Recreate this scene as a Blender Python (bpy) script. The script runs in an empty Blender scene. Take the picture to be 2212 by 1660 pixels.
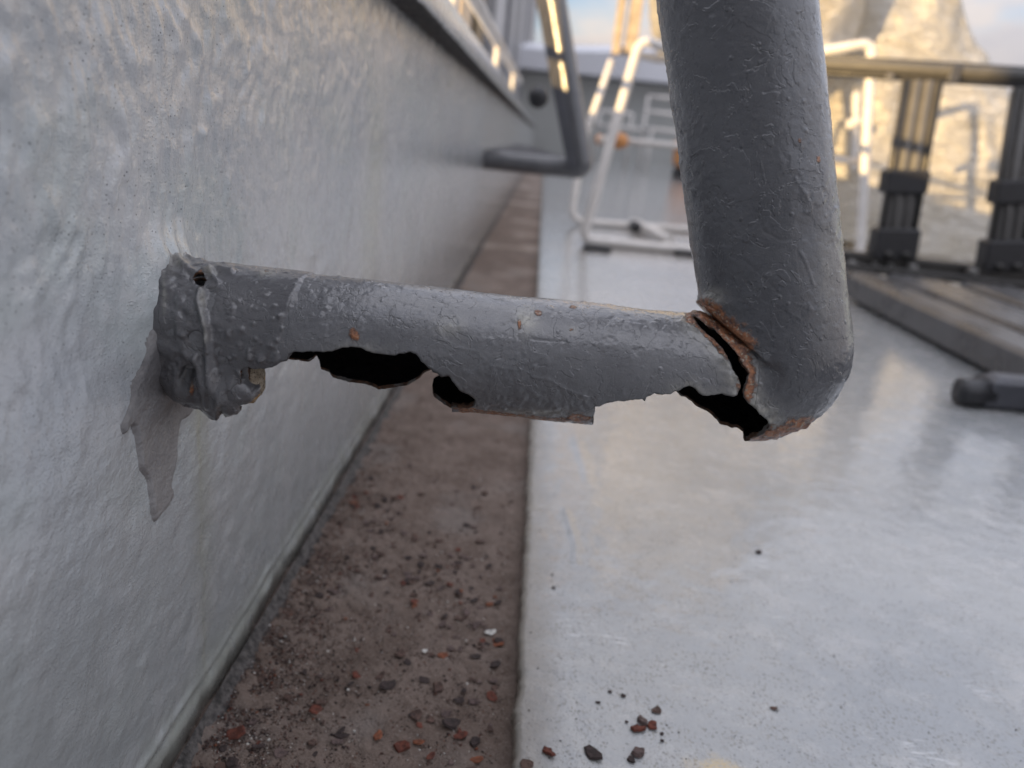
import bpy, math, random
import numpy as np
from mathutils import Vector, Matrix
S = bpy.context.scene
COL = S.collection
H = 0.25                                   # camera height above the deck, metres

# ------------------------------------------------------------ camera
YAW, PITCH, ROLL = 0.008, -0.3135, math.radians(6)
RM = Matrix.Rotation(YAW, 3, 'Z') @ Matrix.Rotation(math.pi/2 + PITCH, 3, 'X') @ Matrix.Rotation(ROLL, 3, 'Z')
cd = bpy.data.cameras.new('camera'); cam = bpy.data.objects.new('camera', cd); COL.objects.link(cam)
cam.matrix_world = Matrix.Translation((0, 0, H)) @ RM.to_4x4()
cd.lens = 27.0; cd.sensor_width = 36; cd.clip_start = 0.01; cd.clip_end = 3000
cd.dof.use_dof = True; cd.dof.focus_distance = 0.266; cd.dof.aperture_fstop = 8.6
S.camera = cam
S.view_settings.view_transform = 'Standard'; S.view_settings.look = 'None'
S.view_settings.exposure = 0.74; S.view_settings.gamma = 1.0; S.view_settings.use_curve_mapping = False

# ------------------------------------------------------------ sun and sky
SUN_TO = Vector((-0.727, -0.686, 0.0945)).normalized()     # towards the sun: low, behind the camera on the left
SUN_EL = math.asin(SUN_TO.z)
W = bpy.data.worlds.new('World'); S.world = W; W.use_nodes = True
nt = W.node_tree; nt.nodes.clear()
wo = nt.nodes.new('ShaderNodeOutputWorld'); wb = nt.nodes.new('ShaderNodeBackground')
sky = nt.nodes.new('ShaderNodeTexSky'); sky.sky_type = 'NISHITA'; sky.sun_disc = False
sky.sun_elevation = SUN_EL; sky.sun_rotation = math.atan2(SUN_TO.x, SUN_TO.y)
sky.dust_density = 0.4; sky.ozone_density = 1.6
tc = nt.nodes.new('ShaderNodeTexCoord'); mp = nt.nodes.new('ShaderNodeMapping'); mp.inputs['Scale'].default_value = (1, 1, 2.6)
mp.inputs['Location'].default_value = (0.35, 0.2, 0.1)
cn = nt.nodes.new('ShaderNodeTexNoise'); cn.inputs['Scale'].default_value = 2.6; cn.inputs['Detail'].default_value = 7; cn.inputs['Roughness'].default_value = 0.55
cr = nt.nodes.new('ShaderNodeValToRGB'); cr.color_ramp.elements[0].position = 0.33; cr.color_ramp.elements[1].position = 0.47
c2 = nt.nodes.new('ShaderNodeTexNoise'); c2.inputs['Scale'].default_value = 4.5; c2.inputs['Detail'].default_value = 5
cc = nt.nodes.new('ShaderNodeValToRGB')
cc.color_ramp.elements[0].position = 0.35; cc.color_ramp.elements[0].color = (3.7, 3.85, 4.5, 1)
cc.color_ramp.elements[1].position = 0.66; cc.color_ramp.elements[1].color = (5.9, 5.5, 5.3, 1)
mx = nt.nodes.new('ShaderNodeMix'); mx.data_type = 'RGBA'
sm = nt.nodes.new('ShaderNodeVectorMath'); sm.operation = 'MULTIPLY'; sm.inputs[1].default_value = (1.35, 1.5, 2.05)
L = nt.links.new
L(tc.outputs['Generated'], mp.inputs['Vector']); L(mp.outputs[0], cn.inputs['Vector']); L(mp.outputs[0], c2.inputs['Vector'])
L(cn.outputs['Fac'], cr.inputs['Fac']); L(c2.outputs['Fac'], cc.inputs['Fac'])
L(sky.outputs[0], sm.inputs[0]); L(sm.outputs[0], mx.inputs['A']); L(cr.outputs[0], mx.inputs['Factor'])
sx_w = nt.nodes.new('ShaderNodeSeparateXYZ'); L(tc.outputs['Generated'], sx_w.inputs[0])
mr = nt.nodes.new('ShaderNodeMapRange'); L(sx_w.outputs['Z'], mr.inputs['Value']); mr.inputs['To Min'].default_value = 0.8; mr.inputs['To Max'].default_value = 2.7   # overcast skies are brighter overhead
wz = nt.nodes.new('ShaderNodeMapRange'); L(sx_w.outputs['Z'], wz.inputs['Value']); wz.inputs['From Min'].default_value = 0.0; wz.inputs['From Max'].default_value = 0.35
wm = nt.nodes.new('ShaderNodeMix'); wm.data_type = 'RGBA'; L(wz.outputs[0], wm.inputs['Factor']); wm.inputs['A'].default_value = (1.14, 1.04, 0.93, 1); wm.inputs['B'].default_value = (0.96, 1.0, 1.06, 1)   # low evening cloud is warm all round
wv = nt.nodes.new('ShaderNodeVectorMath'); wv.operation = 'MULTIPLY'; L(cc.outputs[0], wv.inputs[0]); L(wm.outputs['Result'], wv.inputs[1])
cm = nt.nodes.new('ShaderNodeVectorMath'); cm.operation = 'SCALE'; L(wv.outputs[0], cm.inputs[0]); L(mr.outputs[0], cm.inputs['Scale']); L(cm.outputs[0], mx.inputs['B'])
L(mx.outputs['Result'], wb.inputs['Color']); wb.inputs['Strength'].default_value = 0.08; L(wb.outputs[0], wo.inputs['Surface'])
sd = bpy.data.lights.new('sun', 'SUN'); sd.energy = 5.0; sd.angle = math.radians(0.6); sd.color = (1.0, 0.69, 0.32)
so = bpy.data.objects.new('sun', sd); COL.objects.link(so); so.rotation_euler = SUN_TO.to_track_quat('Z', 'Y').to_euler()

# ------------------------------------------------------------ measuring helpers
M3 = np.array([[RM[i][j] for j in range(3)] for i in range(3)]); CAMP = np.array([0, 0, H]); FP = 1660.0
def ray(x, y): return M3 @ np.array([(x-1106)/FP, -(y-830)/FP, -1.0])
def on_z(x, y, z=0.0):
    d = ray(x, y); return CAMP + d*(z-H)/d[2]
def on_y(x, y, Y):
    d = ray(x, y); return CAMP + d*Y/d[1]
def on_x(x, y, X):
    d = ray(x, y); return CAMP + d*X/d[0]
def sight(V):                               # where measured points of the photograph fall
    v = (V-CAMP) @ M3; return 1106 - FP*v[..., 0]/v[..., 2], 830 + FP*v[..., 1]/v[..., 2]
def inside(x, y, poly):
    r = np.zeros(x.shape, bool); n = len(poly)
    for i in range(n):
        x0, y0 = poly[i]; x1, y1 = poly[(i+1) % n]
        if y0 == y1: continue
        c = ((y0 > y) != (y1 > y)) & (x < (x1-x0)*(y-y0)/(y1-y0)+x0)
        r ^= c
    return r
def dpoly(x, y, pts):                       # distance to a polyline
    d = np.full(x.shape, 1e9)
    for (x0, y0), (x1, y1) in zip(pts[:-1], pts[1:]):
        dx, dy = x1-x0, y1-y0; t = np.clip(((x-x0)*dx+(y-y0)*dy)/(dx*dx+dy*dy+1e-12), 0, 1)
        d = np.minimum(d, np.hypot(x-x0-t*dx, y-y0-t*dy))
    return d
# ------------------------------------------------------------ numpy gradient noise
_rs = np.random.RandomState(7); _P = _rs.permutation(256); _P = np.concatenate([_P, _P, _P]); _G = _rs.normal(size=(256, 3)); _G /= np.linalg.norm(_G, axis=1)[:, None]
def pn(p):
    i = np.floor(p).astype(int); f = p-i; i &= 255; u = f*f*f*(f*(f*6-15)+10); r = 0
    for a in (0, 1):
        for b in (0, 1):
            for c in (0, 1):
                g = _G[_P[_P[_P[i[..., 0]+a]+i[..., 1]+b]+i[..., 2]+c] & 255]
                w = (u[..., 0] if a else 1-u[..., 0])*(u[..., 1] if b else 1-u[..., 1])*(u[..., 2] if c else 1-u[..., 2])
                r = r + w*((f[..., 0]-a)*g[..., 0]+(f[..., 1]-b)*g[..., 1]+(f[..., 2]-c)*g[..., 2])
    return r
def fbm(p, s, o=4, off=0.0, gain=0.5):
    r = 0; a = 1.0; q = p*s+off
    for k in range(o): r = r+a*pn(q); q = q*2.03+17.1; a *= gain
    return r
def sstep(a, b, x):
    t = np.clip((x-a)/(b-a), 0, 1); return t*t*(3-2*t)

# ------------------------------------------------------------ objects
def link(name, me, parent=None, mats=()):
    o = bpy.data.objects.new(name, me); COL.objects.link(o)
    if me is not None:
        for m in mats: me.materials.append(m)
    if parent is not None: o.parent = parent; o.matrix_parent_inverse = parent.matrix_world.inverted()
    return o
def mesh(name, V, F, smooth=True):
    me = bpy.data.meshes.new(name); V = np.asarray(V, dtype=np.float32)
    if isinstance(F, np.ndarray):
        n, k = F.shape; me.vertices.add(len(V)); me.vertices.foreach_set('co', V.ravel())
        me.loops.add(n*k); me.loops.foreach_set('vertex_index', F.astype(np.int32).ravel())
        me.polygons.add(n); me.polygons.foreach_set('loop_start', np.arange(0, n*k, k, dtype=np.int32))
        me.update(calc_edges=True)
    else: me.from_pydata([tuple(map(float, v)) for v in V], [], F)
    if smooth: me.polygons.foreach_set('use_smooth', np.ones(len(me.polygons), bool))
    me.update(); return me
def tag(o, label=None, cat=None, group=None, kind=None):
    if label: o['label'] = label
    if cat: o['category'] = cat
    if group: o['group'] = group
    if kind: o['kind'] = kind
    return o
def empty(name, loc, rz=0):
    o = bpy.data.objects.new(name, None); COL.objects.link(o); o.location = loc; o.rotation_euler = (0, 0, rz); o.empty_display_size = 0.02
    bpy.context.view_layer.update(); return o
def attr(me, name, rgba):
    a = me.attributes.new(name, 'FLOAT_COLOR', 'POINT'); d = np.ones((len(me.vertices), 4), np.float32); d[:, :rgba.shape[1]] = rgba; a.data.foreach_set('color', d.ravel())
def boxg(cx, cy, cz, sx, sy, sz, b=0.0):
    """bevelled box as (V, F): three nested loops per end"""
    V = []; F = []
    b = min(b, sx*0.49, sy*0.49, sz*0.49)
    def loop(hx, hy, z):
        c = b*0.6
        return [(cx-hx+c, cy-hy, z), (cx+hx-c, cy-hy, z), (cx+hx, cy-hy+c, z), (cx+hx, cy+hy-c, z), (cx+hx-c, cy+hy, z), (cx-hx+c, cy+hy, z), (cx-hx, cy+hy-c, z), (cx-hx, cy-hy+c, z)]
    for hx, hy, z in ((sx/2-b, sy/2-b, cz-sz/2), (sx/2, sy/2, cz-sz/2+b), (sx/2, sy/2, cz+sz/2-b), (sx/2-b, sy/2-b, cz+sz/2)): V += loop(hx, hy, z)
    F.append(list(range(7, -1, -1))); F.append(list(range(24, 32)))
    for k in range(3):
        for i in range(8): F.append([k*8+i, k*8+(i+1) % 8, k*8+8+(i+1) % 8, k*8+8+i])
    return V, F
def box(name, parent, mats, cx, cy, cz, sx, sy, sz, b=0.002, rot=None):
    V, F = boxg(0, 0, 0, sx, sy, sz, b)
    R = rot if rot is not None else Matrix.Identity(3)
    V = [tuple(R @ Vector(v)+Vector((cx, cy, cz))) for v in V]
    return link(name, mesh(name, V, F, False), parent, mats)
def fillet(pts, rad, n=6):
    P = [Vector(p) for p in pts]; out = [P[0]]
    for i in range(1, len(P)-1):
        a = (P[i-1]-P[i]); b = (P[i+1]-P[i]); d = min(rad, a.length*0.45, b.length*0.45); a.normalize(); b.normalize()
        s, e = P[i]+a*d, P[i]+b*d
        for k in range(n+1):
            t = k/n; out.append(s*(1-t)**2+P[i]*2*t*(1-t)+e*t*t)
    out.append(P[-1]); return out
def tubeg(pts, r, seg=14):
    P = [Vector(p) for p in pts]; n = len(P); V = []; F = []
    T = [((P[min(i+1, n-1)]-P[max(i-1, 0)]).normalized()) for i in range(n)]
    u = T[0].orthogonal().normalized()
    for i in range(n):
        u = (u-T[i]*u.dot(T[i])).normalized(); w = T[i].cross(u)
        for k in range(seg):
            a = 2*math.pi*k/seg; V.append(P[i]+u*r*math.cos(a)+w*r*math.sin(a))
    for i in range(n-1):
        for k in range(seg): F.append([i*seg+k, i*seg+(k+1) % seg, (i+1)*seg+(k+1) % seg, (i+1)*seg+k])
    F.append(list(range(seg-1, -1, -1))); F.append([(n-1)*seg+k for k in range(seg)])
    return V, F
def tube(name, parent, mats, pts, r, rad=0.03, seg=14):
    V, F = tubeg(fillet(pts, rad) if len(pts) > 2 else pts, r, seg); me = mesh(name, V, F)
    me.polygons[-1].use_smooth = False; me.polygons[-2].use_smooth = False
    return link(name, me, parent, mats)
def gridF(nu, nv, wrap=False):
    i = np.arange(nu-1)[:, None]; j = np.arange(nv if wrap else nv-1)[None, :]; j2 = (j+1) % nv
    return np.stack([i*nv+j, (i+1)*nv+j, (i+1)*nv+j2, i*nv+j2], -1).reshape(-1, 4)

# ------------------------------------------------------------ materials
class NB:
    def __init__(s, name):
        s.m = bpy.data.materials.new(name); s.m.use_nodes = True; s.t = s.m.node_tree; s.t.nodes.clear()
        s.out = s.n('ShaderNodeOutputMaterial'); s.b = s.n('ShaderNodeBsdfPrincipled'); s.t.links.new(s.b.outputs[0], s.out.inputs['Surface'])
        s.geo = s.n('ShaderNodeNewGeometry').outputs['Position']
    def n(s, k): return s.t.nodes.new(k)
    def set(s, inp, v):
        if isinstance(v, bpy.types.NodeSocket): s.t.links.new(v, inp)
        elif isinstance(v, tuple) and len(v) == 3 and inp.type == 'RGBA': inp.default_value = (*v, 1)
        else: inp.default_value = v
    def mapv(s, sc=(1, 1, 1), loc=(0, 0, 0), rot=(0, 0, 0), src=None):
        m = s.n('ShaderNodeMapping'); s.set(m.inputs['Vector'], src or s.geo); m.inputs['Scale'].default_value = sc; m.inputs['Location'].default_value = loc; m.inputs['Rotation'].default_value = rot
        return m.outputs[0]
    def noise(s, scale, det=4, rough=0.5, vec=None, dist=0):
        m = s.n('ShaderNodeTexNoise'); s.set(m.inputs['Vector'], vec or s.geo); m.inputs['Scale'].default_value = scale; m.inputs['Detail'].default_value = det; m.inputs['Roughness'].default_value = rough; m.inputs['Distortion'].default_value = dist
        return m.outputs['Fac']
    def vor(s, scale, feat='F1', vec=None, out='Distance', rnd=1.0):
        m = s.n('ShaderNodeTexVoronoi'); m.feature = feat; s.set(m.inputs['Vector'], vec or s.geo); m.inputs['Scale'].default_value = scale; m.inputs['Randomness'].default_value = rnd
        return m.outputs[out]
    def ramp(s, f, *st):
        m = s.n('ShaderNodeMapRange'); s.set(m.inputs['Value'], f); m.interpolation_type = 'SMOOTHSTEP'
        for k, v in zip(('From Min', 'From Max', 'To Min', 'To Max'), st): m.inputs[k].default_value = v
        return m.outputs['Result']
    def mix(s, f, a, b):
        m = s.n('ShaderNodeMix'); m.data_type = 'RGBA'; s.set(m.inputs['Factor'], f); s.set(m.inputs['A'], a); s.set(m.inputs['B'], b); return m.outputs['Result']
    def math(s, op, a, b=0.0, c=None):
        m = s.n('ShaderNodeMath'); m.operation = op; s.set(m.inputs[0], a); s.set(m.inputs[1], b)
        if c is not None: s.set(m.inputs[2], c)
        return m.outputs[0]
    def xyz(s):
        m = s.n('ShaderNodeSeparateXYZ'); s.set(m.inputs[0], s.geo); return m.outputs
    def attr(s, name):
        m = s.n('ShaderNodeAttribute'); m.attribute_name = name; q = s.n('ShaderNodeSeparateColor'); s.t.links.new(m.outputs['Color'], q.inputs[0]); return q.outputs
    def bump(s, hgt, dist, strength=1.0, nrm=None):
        m = s.n('ShaderNodeBump'); s.set(m.inputs['Height'], hgt); m.inputs['Distance'].default_value = dist; m.inputs['Strength'].default_value = strength
        if nrm is not None: s.t.links.new(nrm, m.inputs['Normal'])
        return m.outputs[0]
    def fin(s, col, rough=0.5, nrm=None, spec=0.5, metal=0.0, coat=0.0, cr=0.15, cnrm=None):
        s.b.inputs['Coat Weight'].default_value = coat; s.b.inputs['Coat Roughness'].default_value = cr
        if coat and nrm is not None: s.t.links.new(cnrm or nrm, s.b.inputs['Coat Normal'])
        s.set(s.b.inputs['Base Color'], col); s.set(s.b.inputs['Roughness'], rough); s.b.inputs['Specular IOR Level'].default_value = spec; s.b.inputs['Metallic'].default_value = metal
        if nrm is not None: s.t.links.new(nrm, s.b.inputs['Normal'])
        return s.m
def simple(name, col, rough=0.5, var=0.12, sc=60, bumpd=0.0002, metal=0.0, spec=0.5):
    b = NB(name); n = b.noise(sc, 5, 0.6); dk = tuple(c*(1-var) for c in col); lt = tuple(min(1, c*(1+var)) for c in col)
    c = b.mix(b.ramp(n, 0.35, 0.65, 0, 1), dk, lt)
    return b.fin(c, b.ramp(n, 0.3, 0.7, rough*0.85, min(1, rough*1.15)), b.bump(b.noise(sc*6, 4), bumpd), spec, metal)

def bracket_paint(name, base, lite):
    """grey gloss enamel: brush unevenness, blisters, hair cracks, flakes; 'wear' = (rust, pale tone, bare edge)"""
    b = NB(name); w = b.attr('wear')
    n1 = b.noise(26, 4, 0.6); n2 = b.noise(420, 4, 0.62); n3 = b.noise(1700, 1, 0.6)
    c = b.mix(b.ramp(n1, 0.3, 0.7, 0, 1), base, lite)
    c = b.mix(b.ramp(n2, 0.56, 0.74, 0, 0.35), c, tuple(min(1, x*1.5) for x in lite))
    warp = b.n('ShaderNodeVectorMath'); warp.operation = 'MULTIPLY_ADD'
    nc = b.n('ShaderNodeTexNoise'); nc.inputs['Scale'].default_value = 260; b.set(nc.inputs['Vector'], b.geo); nc.inputs['Detail'].default_value = 3
    b.set(warp.inputs[0], nc.outputs['Color']); warp.inputs[1].default_value = (0.006, 0.006, 0.006); b.set(warp.inputs[2], b.geo)
    cr_ = b.vor(115, 'DISTANCE_TO_EDGE', warp.outputs[0]); msk = b.ramp(b.noise(38, 3), 0.60, 0.72, 0, 0.8)
    crack = b.math('MULTIPLY', b.ramp(cr_, 0.0, 0.028, 1, 0), msk)
    c = b.mix(b.math('MULTIPLY', crack, 0.75), c, (0.03, 0.03, 0.03))
    pale = b.math('MULTIPLY', w[1], b.ramp(n2, 0.3, 0.7, 0.35, 1.0)); c = b.mix(pale, c, (0.40, 0.385, 0.335))
    rn = b.noise(330, 6, 0.7); rc = b.mix(b.ramp(rn, 0.33, 0.67, 0, 1), (0.06, 0.022, 0.013), (0.42, 0.165, 0.065))
    rc = b.mix(b.ramp(b.noise(900, 4), 0.56, 0.66, 0, 1), rc, (0.36, 0.30, 0.22))
    rm = b.ramp(b.math('ADD', w[0], b.math('MULTIPLY', b.math('SUBTRACT', rn, 0.5), 1.5)), 0.3, 0.62, 0, 1); c = b.mix(rm, c, rc)
    sp = b.vor(950, 'F1'); c = b.mix(b.math('MULTIPLY', b.ramp(sp, 0.06, 0.12, 1, 0), b.ramp(b.noise(90, 2), 0.55, 0.65, 0, 0.7)), c, (0.04, 0.035, 0.03))
    c = b.mix(w[2], c, (0.012, 0.010, 0.009))
    rough = b.math('ADD', b.ramp(n2, 0.3, 0.7, 0.24, 0.42), b.math('MULTIPLY', rm, 0.4))
    plate = b.ramp(b.noise(85, 4, 0.6, dist=0.6), 0.5, 0.515, 0, 1)
    h = b.math('ADD', b.math('MULTIPLY', n2, 0.55), b.math('MULTIPLY', n3, 0.14)); h = b.math('ADD', h, b.math('MULTIPLY', crack, -0.7))
    h = b.math('ADD', h, b.math('MULTIPLY', plate, 0.4)); h = b.math('ADD', h, b.math('MULTIPLY', b.math('MULTIPLY', rm, rn), 2.2))
    bl = b.vor(260, 'SMOOTH_F1'); h = b.math('ADD', h, b.math('MULTIPLY', b.ramp(bl, 0.05, 0.24, 1, 0), b.ramp(b.noise(60, 2), 0.5, 0.62, 0, 0.55)))
    return b.fin(c, rough, b.bump(h, 0.00042), 0.5, coat=0.9, cr=0.09)
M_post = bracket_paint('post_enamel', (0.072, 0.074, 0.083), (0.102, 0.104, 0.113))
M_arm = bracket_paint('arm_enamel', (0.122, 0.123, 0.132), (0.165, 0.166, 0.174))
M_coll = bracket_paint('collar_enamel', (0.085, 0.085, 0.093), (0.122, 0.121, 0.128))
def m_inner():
    b = NB('rust_inside_shade'); n = b.noise(300, 5, 0.7); c = b.mix(b.ramp(n, 0.55, 0.8, 0, 1), (0.006, 0.0055, 0.006), (0.035, 0.016, 0.01))  # near-black inside: the pipe's inner shade put into the colour, with rust
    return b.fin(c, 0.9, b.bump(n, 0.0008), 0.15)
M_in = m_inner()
def m_rim():
    b = NB('rusty_broken_edge'); n = b.noise(420, 5, 0.7); c = b.mix(b.ramp(n, 0.35, 0.65, 0, 1), (0.03, 0.02, 0.015), (0.13, 0.065, 0.038))
    c = b.mix(b.ramp(b.noise(160, 3), 0.5, 0.6, 0, 1), c, (0.12, 0.115, 0.11)); return b.fin(c, 0.85, b.bump(n, 0.0006), 0.3)
M_rim = m_rim()

def m_wall():
    b = NB('coaming_paint'); x, y, z = b.xyz()
    big = b.noise(9, 4, 0.55); mid = b.noise(70, 5, 0.6); 
    c = b.mix(b.ramp(big, 0.35, 0.65, 0, 1), (0.50, 0.53, 0.56), (0.61, 0.62, 0.63))
    c = b.mix(b.ramp(b.noise(22, 3), 0.45, 0.7, 0, 0.6), c, (0.50, 0.55, 0.545))
    c = b.mix(b.ramp(mid, 0.5, 0.72, 0, 0.4), c, (0.72, 0.71, 0.715))
    # yellow-green weep under the bracket and one near the arm's far side
    wob = b.math('MULTIPLY', b.math('SUBTRACT', b.noise(60, 3), 0.5), 0.012)
    def streak(yc, wd, col, z0, z1, amt, c):
        d = b.math('ABSOLUTE', b.math('SUBTRACT', b.math('ADD', y, wob), yc)); f = b.math('MULTIPLY', b.ramp(d, 0, wd, amt, 0), b.ramp(z, z0, z1, 1, 0)); f = b.math('MULTIPLY', f, b.ramp(mid, 0.25, 0.6, 0.5, 1)); return b.mix(f, c, col)
    c = streak(0.2815, 0.0035, (0.40, 0.37, 0.16), 0.135, 0.15, 0.9, c); c = streak(0.283, 0.016, (0.47, 0.47, 0.37), 0.13, 0.15, 0.8, c)
    c = streak(0.60, 0.06, (0.50, 0.49, 0.38), 0.2, 0.33, 0.5, c)
    c = b.mix(b.math('MULTIPLY', b.ramp(b.math('ADD', z, b.math('MULTIPLY', b.noise(12, 3), 0.12)), 0.10, 0.26, 1, 0), b.ramp(mid, 0.2, 0.7, 0.55, 0.95)), c, (0.33, 0.36, 0.37)); c = b.mix(b.math('MULTIPLY', b.ramp(z, 0.0, 0.03, 1, 0), b.ramp(mid, 0.3, 0.6, 0.2, 0.8)), c, (0.33, 0.35, 0.31)); c = b.mix(b.math('MULTIPLY', b.ramp(b.math('ADD', z, b.math('MULTIPLY', b.noise(90, 4), 0.012)), 0.001, 0.013, 1, 0), 0.9), c, (0.10, 0.095, 0.085))  # broad lower darkening puts the weaker sky reflection into the paint; dirt at the foot
    spk = b.vor(520, 'F1'); c = b.mix(b.math('MULTIPLY', b.ramp(spk, 0.07, 0.2, 1, 0), b.math('MULTIPLY', b.ramp(b.noise(40, 2), 0.4, 0.55, 0.15, 1.0), b.ramp(z, 0.12, 0.22, 0.3, 1))), c, (0.06, 0.06, 0.065))
    st = b.vor(900, 'F1'); n2 = b.noise(1000, 2, 0.6); n3 = b.noise(260, 3, 0.6)
    up = b.ramp(z, 0.10, 0.24, 0.25, 1)
    brush = b.noise(1, 4, 0.6, b.mapv((300, 230, 55), rot=(0.12, 0, 0)))
    diag = b.noise(1, 4, 0.6, b.mapv((200, 55, 260), rot=(-0.5, 0, 0)))
    h = b.math('ADD', b.math('MULTIPLY', n2, 0.30), b.math('MULTIPLY', n3, 0.55))
    h = b.math('ADD', h, b.math('MULTIPLY', b.math('MULTIPLY', brush, up), 1.3)); h = b.math('ADD', h, b.math('MULTIPLY', diag, 0.4))
    h = b.math('ADD', h, b.math('MULTIPLY', b.ramp(st, 0.0, 0.4, 1, 0), b.ramp(b.noise(30, 2), 0.4, 0.6, 0.05, 0.30)))
    return b.fin(c, b.ramp(mid, 0.3, 0.7, 0.22, 0.34), b.bump(h, 0.0006), coat=1.0, cr=0.07, cnrm=b.bump(b.math('ADD', n3, b.math('MULTIPLY', n2, 0.25)), 0.00045))
M_wall = m_wall()
CY0, CZ0 = (CAMP+ray(1690, 832)*0.27)[1:]
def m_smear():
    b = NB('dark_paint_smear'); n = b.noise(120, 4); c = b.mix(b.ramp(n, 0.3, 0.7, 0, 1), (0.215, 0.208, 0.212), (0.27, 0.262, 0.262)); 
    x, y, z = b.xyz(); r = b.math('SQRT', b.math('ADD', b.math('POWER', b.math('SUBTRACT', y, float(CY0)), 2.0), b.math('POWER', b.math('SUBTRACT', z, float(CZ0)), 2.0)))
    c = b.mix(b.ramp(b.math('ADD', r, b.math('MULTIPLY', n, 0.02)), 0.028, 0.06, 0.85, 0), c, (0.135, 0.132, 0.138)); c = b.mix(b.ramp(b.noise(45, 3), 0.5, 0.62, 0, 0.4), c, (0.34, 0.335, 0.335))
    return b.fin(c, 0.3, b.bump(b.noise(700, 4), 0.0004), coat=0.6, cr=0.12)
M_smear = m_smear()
def m_deck():
    b = NB('deck_paint'); x, y, z = b.xyz()
    big = b.noise(5, 5, 0.6); mid = b.noise(34, 5, 0.65)
    c = b.mix(b.ramp(big, 0.35, 0.65, 0, 1), (0.30, 0.315, 0.327), (0.375, 0.382, 0.382))
    c = b.mix(b.ramp(mid, 0.45, 0.75, 0, 0.5), c, (0.50, 0.49, 0.475))
    far = b.ramp(y, 0.9, 2.2, 0, 1); st = b.math('MULTIPLY', b.ramp(b.noise(1.6, 4, 0.6, b.mapv((1, 1.6, 1), (3.1, 0.4, 0))), 0.48, 0.62, 0, 0.65), far); c = b.mix(st, c, (0.34, 0.30, 0.27))
    dirt = b.vor(330, 'F1'); dm = b.ramp(b.noise(55, 4, 0.7), 0.36, 0.60, 0.0, 1)
    c = b.mix(b.math('MULTIPLY', b.ramp(dirt, 0.08, 0.38, 1, 0), b.math('MULTIPLY', dm, 0.9)), c, (0.13, 0.13, 0.125))
    fs = b.noise(1, 5, 0.75, b.mapv((620, 330, 400), rot=(0, 0, 0.5))); c = b.mix(b.math('MULTIPLY', b.ramp(fs, 0.50, 0.62, 0, 0.8), dm), c, (0.20, 0.19, 0.165))
    # grubby band by the edge of the waterway
    e = b.math('ADD', x, b.math('MULTIPLY', b.math('SUBTRACT', b.noise(50, 4), 0.5), 0.02)); c = b.mix(b.ramp(e, 0.015, 0.043, 0.95, 0), c, (0.19, 0.168, 0.138))
    # rusty yellow stain with its own outline near the camera
    dx = b.math('SUBTRACT', x, 0.104); dy = b.math('SUBTRACT', y, 0.262); d2 = b.math('SQRT', b.math('ADD', b.math('MULTIPLY', dx, dx), b.math('MULTIPLY', b.math('MULTIPLY', dy, dy), 1.6)))
    d2 = b.math('ADD', d2, b.math('MULTIPLY', b.math('SUBTRACT', b.noise(120, 4), 0.5), 0.022)); c = b.mix(b.math('MULTIPLY', b.ramp(d2, 0.006, 0.019, 0.85, 0), b.ramp(b.noise(700, 4), 0.3, 0.6, 0.35, 1)), c, (0.55, 0.42, 0.22))
    # white scuffs
    sc = b.noise(1, 3, 0.6, b.mapv((60, 520, 1), rot=(0, 0, 0.25))); sm_ = b.ramp(b.noise(16, 2), 0.61, 0.70, 0, 0.6); c = b.mix(b.math('MULTIPLY', b.ramp(sc, 0.55, 0.62, 0, 0.8), sm_), c, (0.82, 0.82, 0.83))
    h = b.math('ADD', b.math('MULTIPLY', b.noise(330, 5, 0.65), 0.7), b.math('MULTIPLY', b.noise(60, 3), 1.1)); h = b.math('ADD', h, b.math('MULTIPLY', b.noise(1300, 2), 0.15))
    return b.fin(c, b.ramp(mid, 0.3, 0.75, 0.16, 0.34), b.bump(h, 0.0008), coat=0.9, cr=0.11, cnrm=b.bump(b.noise(60, 3), 0.0007))
M_deck = m_deck()
def m_gutter():
    b = NB('gutter_grime'); x, y, z = b.xyz(); n = b.noise(40, 6, 0.7); g = b.noise(700, 5, 0.7)
    c = b.mix(b.ramp(n, 0.3, 0.7, 0, 1), (0.145, 0.104, 0.083), (0.235, 0.180, 0.150)); c = b.mix(b.ramp(g, 0.5, 0.75, 0, 0.6), c, (0.31, 0.265, 0.235)); c = b.mix(b.ramp(g, 0.30, 0.44, 0.6, 0), c, (0.07, 0.055, 0.048))
    far = b.ramp(y, 1.0, 2.0, 0, 1); c = b.mix(b.math('MULTIPLY', far, b.ramp(b.noise(5, 4, 0.6), 0.5, 0.62, 0, 0.8)), c, (0.42, 0.35, 0.30))
    c = b.mix(b.ramp(b.noise(14, 4), 0.55, 0.7, 0, 0.6), c, (0.24, 0.21, 0.19))
    sp = b.vor(230, 'F1'); c = b.mix(b.math('MULTIPLY', b.ramp(sp, 0.04, 0.09, 1, 0), b.ramp(b.noise(50, 2), 0.5, 0.55, 0, 1)), c, (0.55, 0.5, 0.42))
    return b.fin(c, 0.8, b.bump(b.math('ADD', g, b.noise(180, 4)), 0.0016), 0.3)
M_gut = m_gutter()
def m_crust(): 
    b = NB('crust_lip_shade'); n = b.noise(260, 5, 0.7); return b.fin(b.mix(b.ramp(n, 0.35, 0.65, 0, 1), (0.018, 0.016, 0.015), (0.11, 0.10, 0.095)), 0.7, b.bump(n, 0.002))
M_crust = m_crust()
M_flake = [simple('flake_%s' % n, c, 0.75, 0.35, 500, 0.0005, spec=0.3) for n, c in (('dark', (0.05, 0.036, 0.034)), ('brown', (0.10, 0.062, 0.05)), ('red', (0.13, 0.042, 0.028)), ('orange', (0.21, 0.075, 0.04)), ('mauve', (0.12, 0.085, 0.078)), ('white', (0.6, 0.58, 0.54)))]
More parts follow.
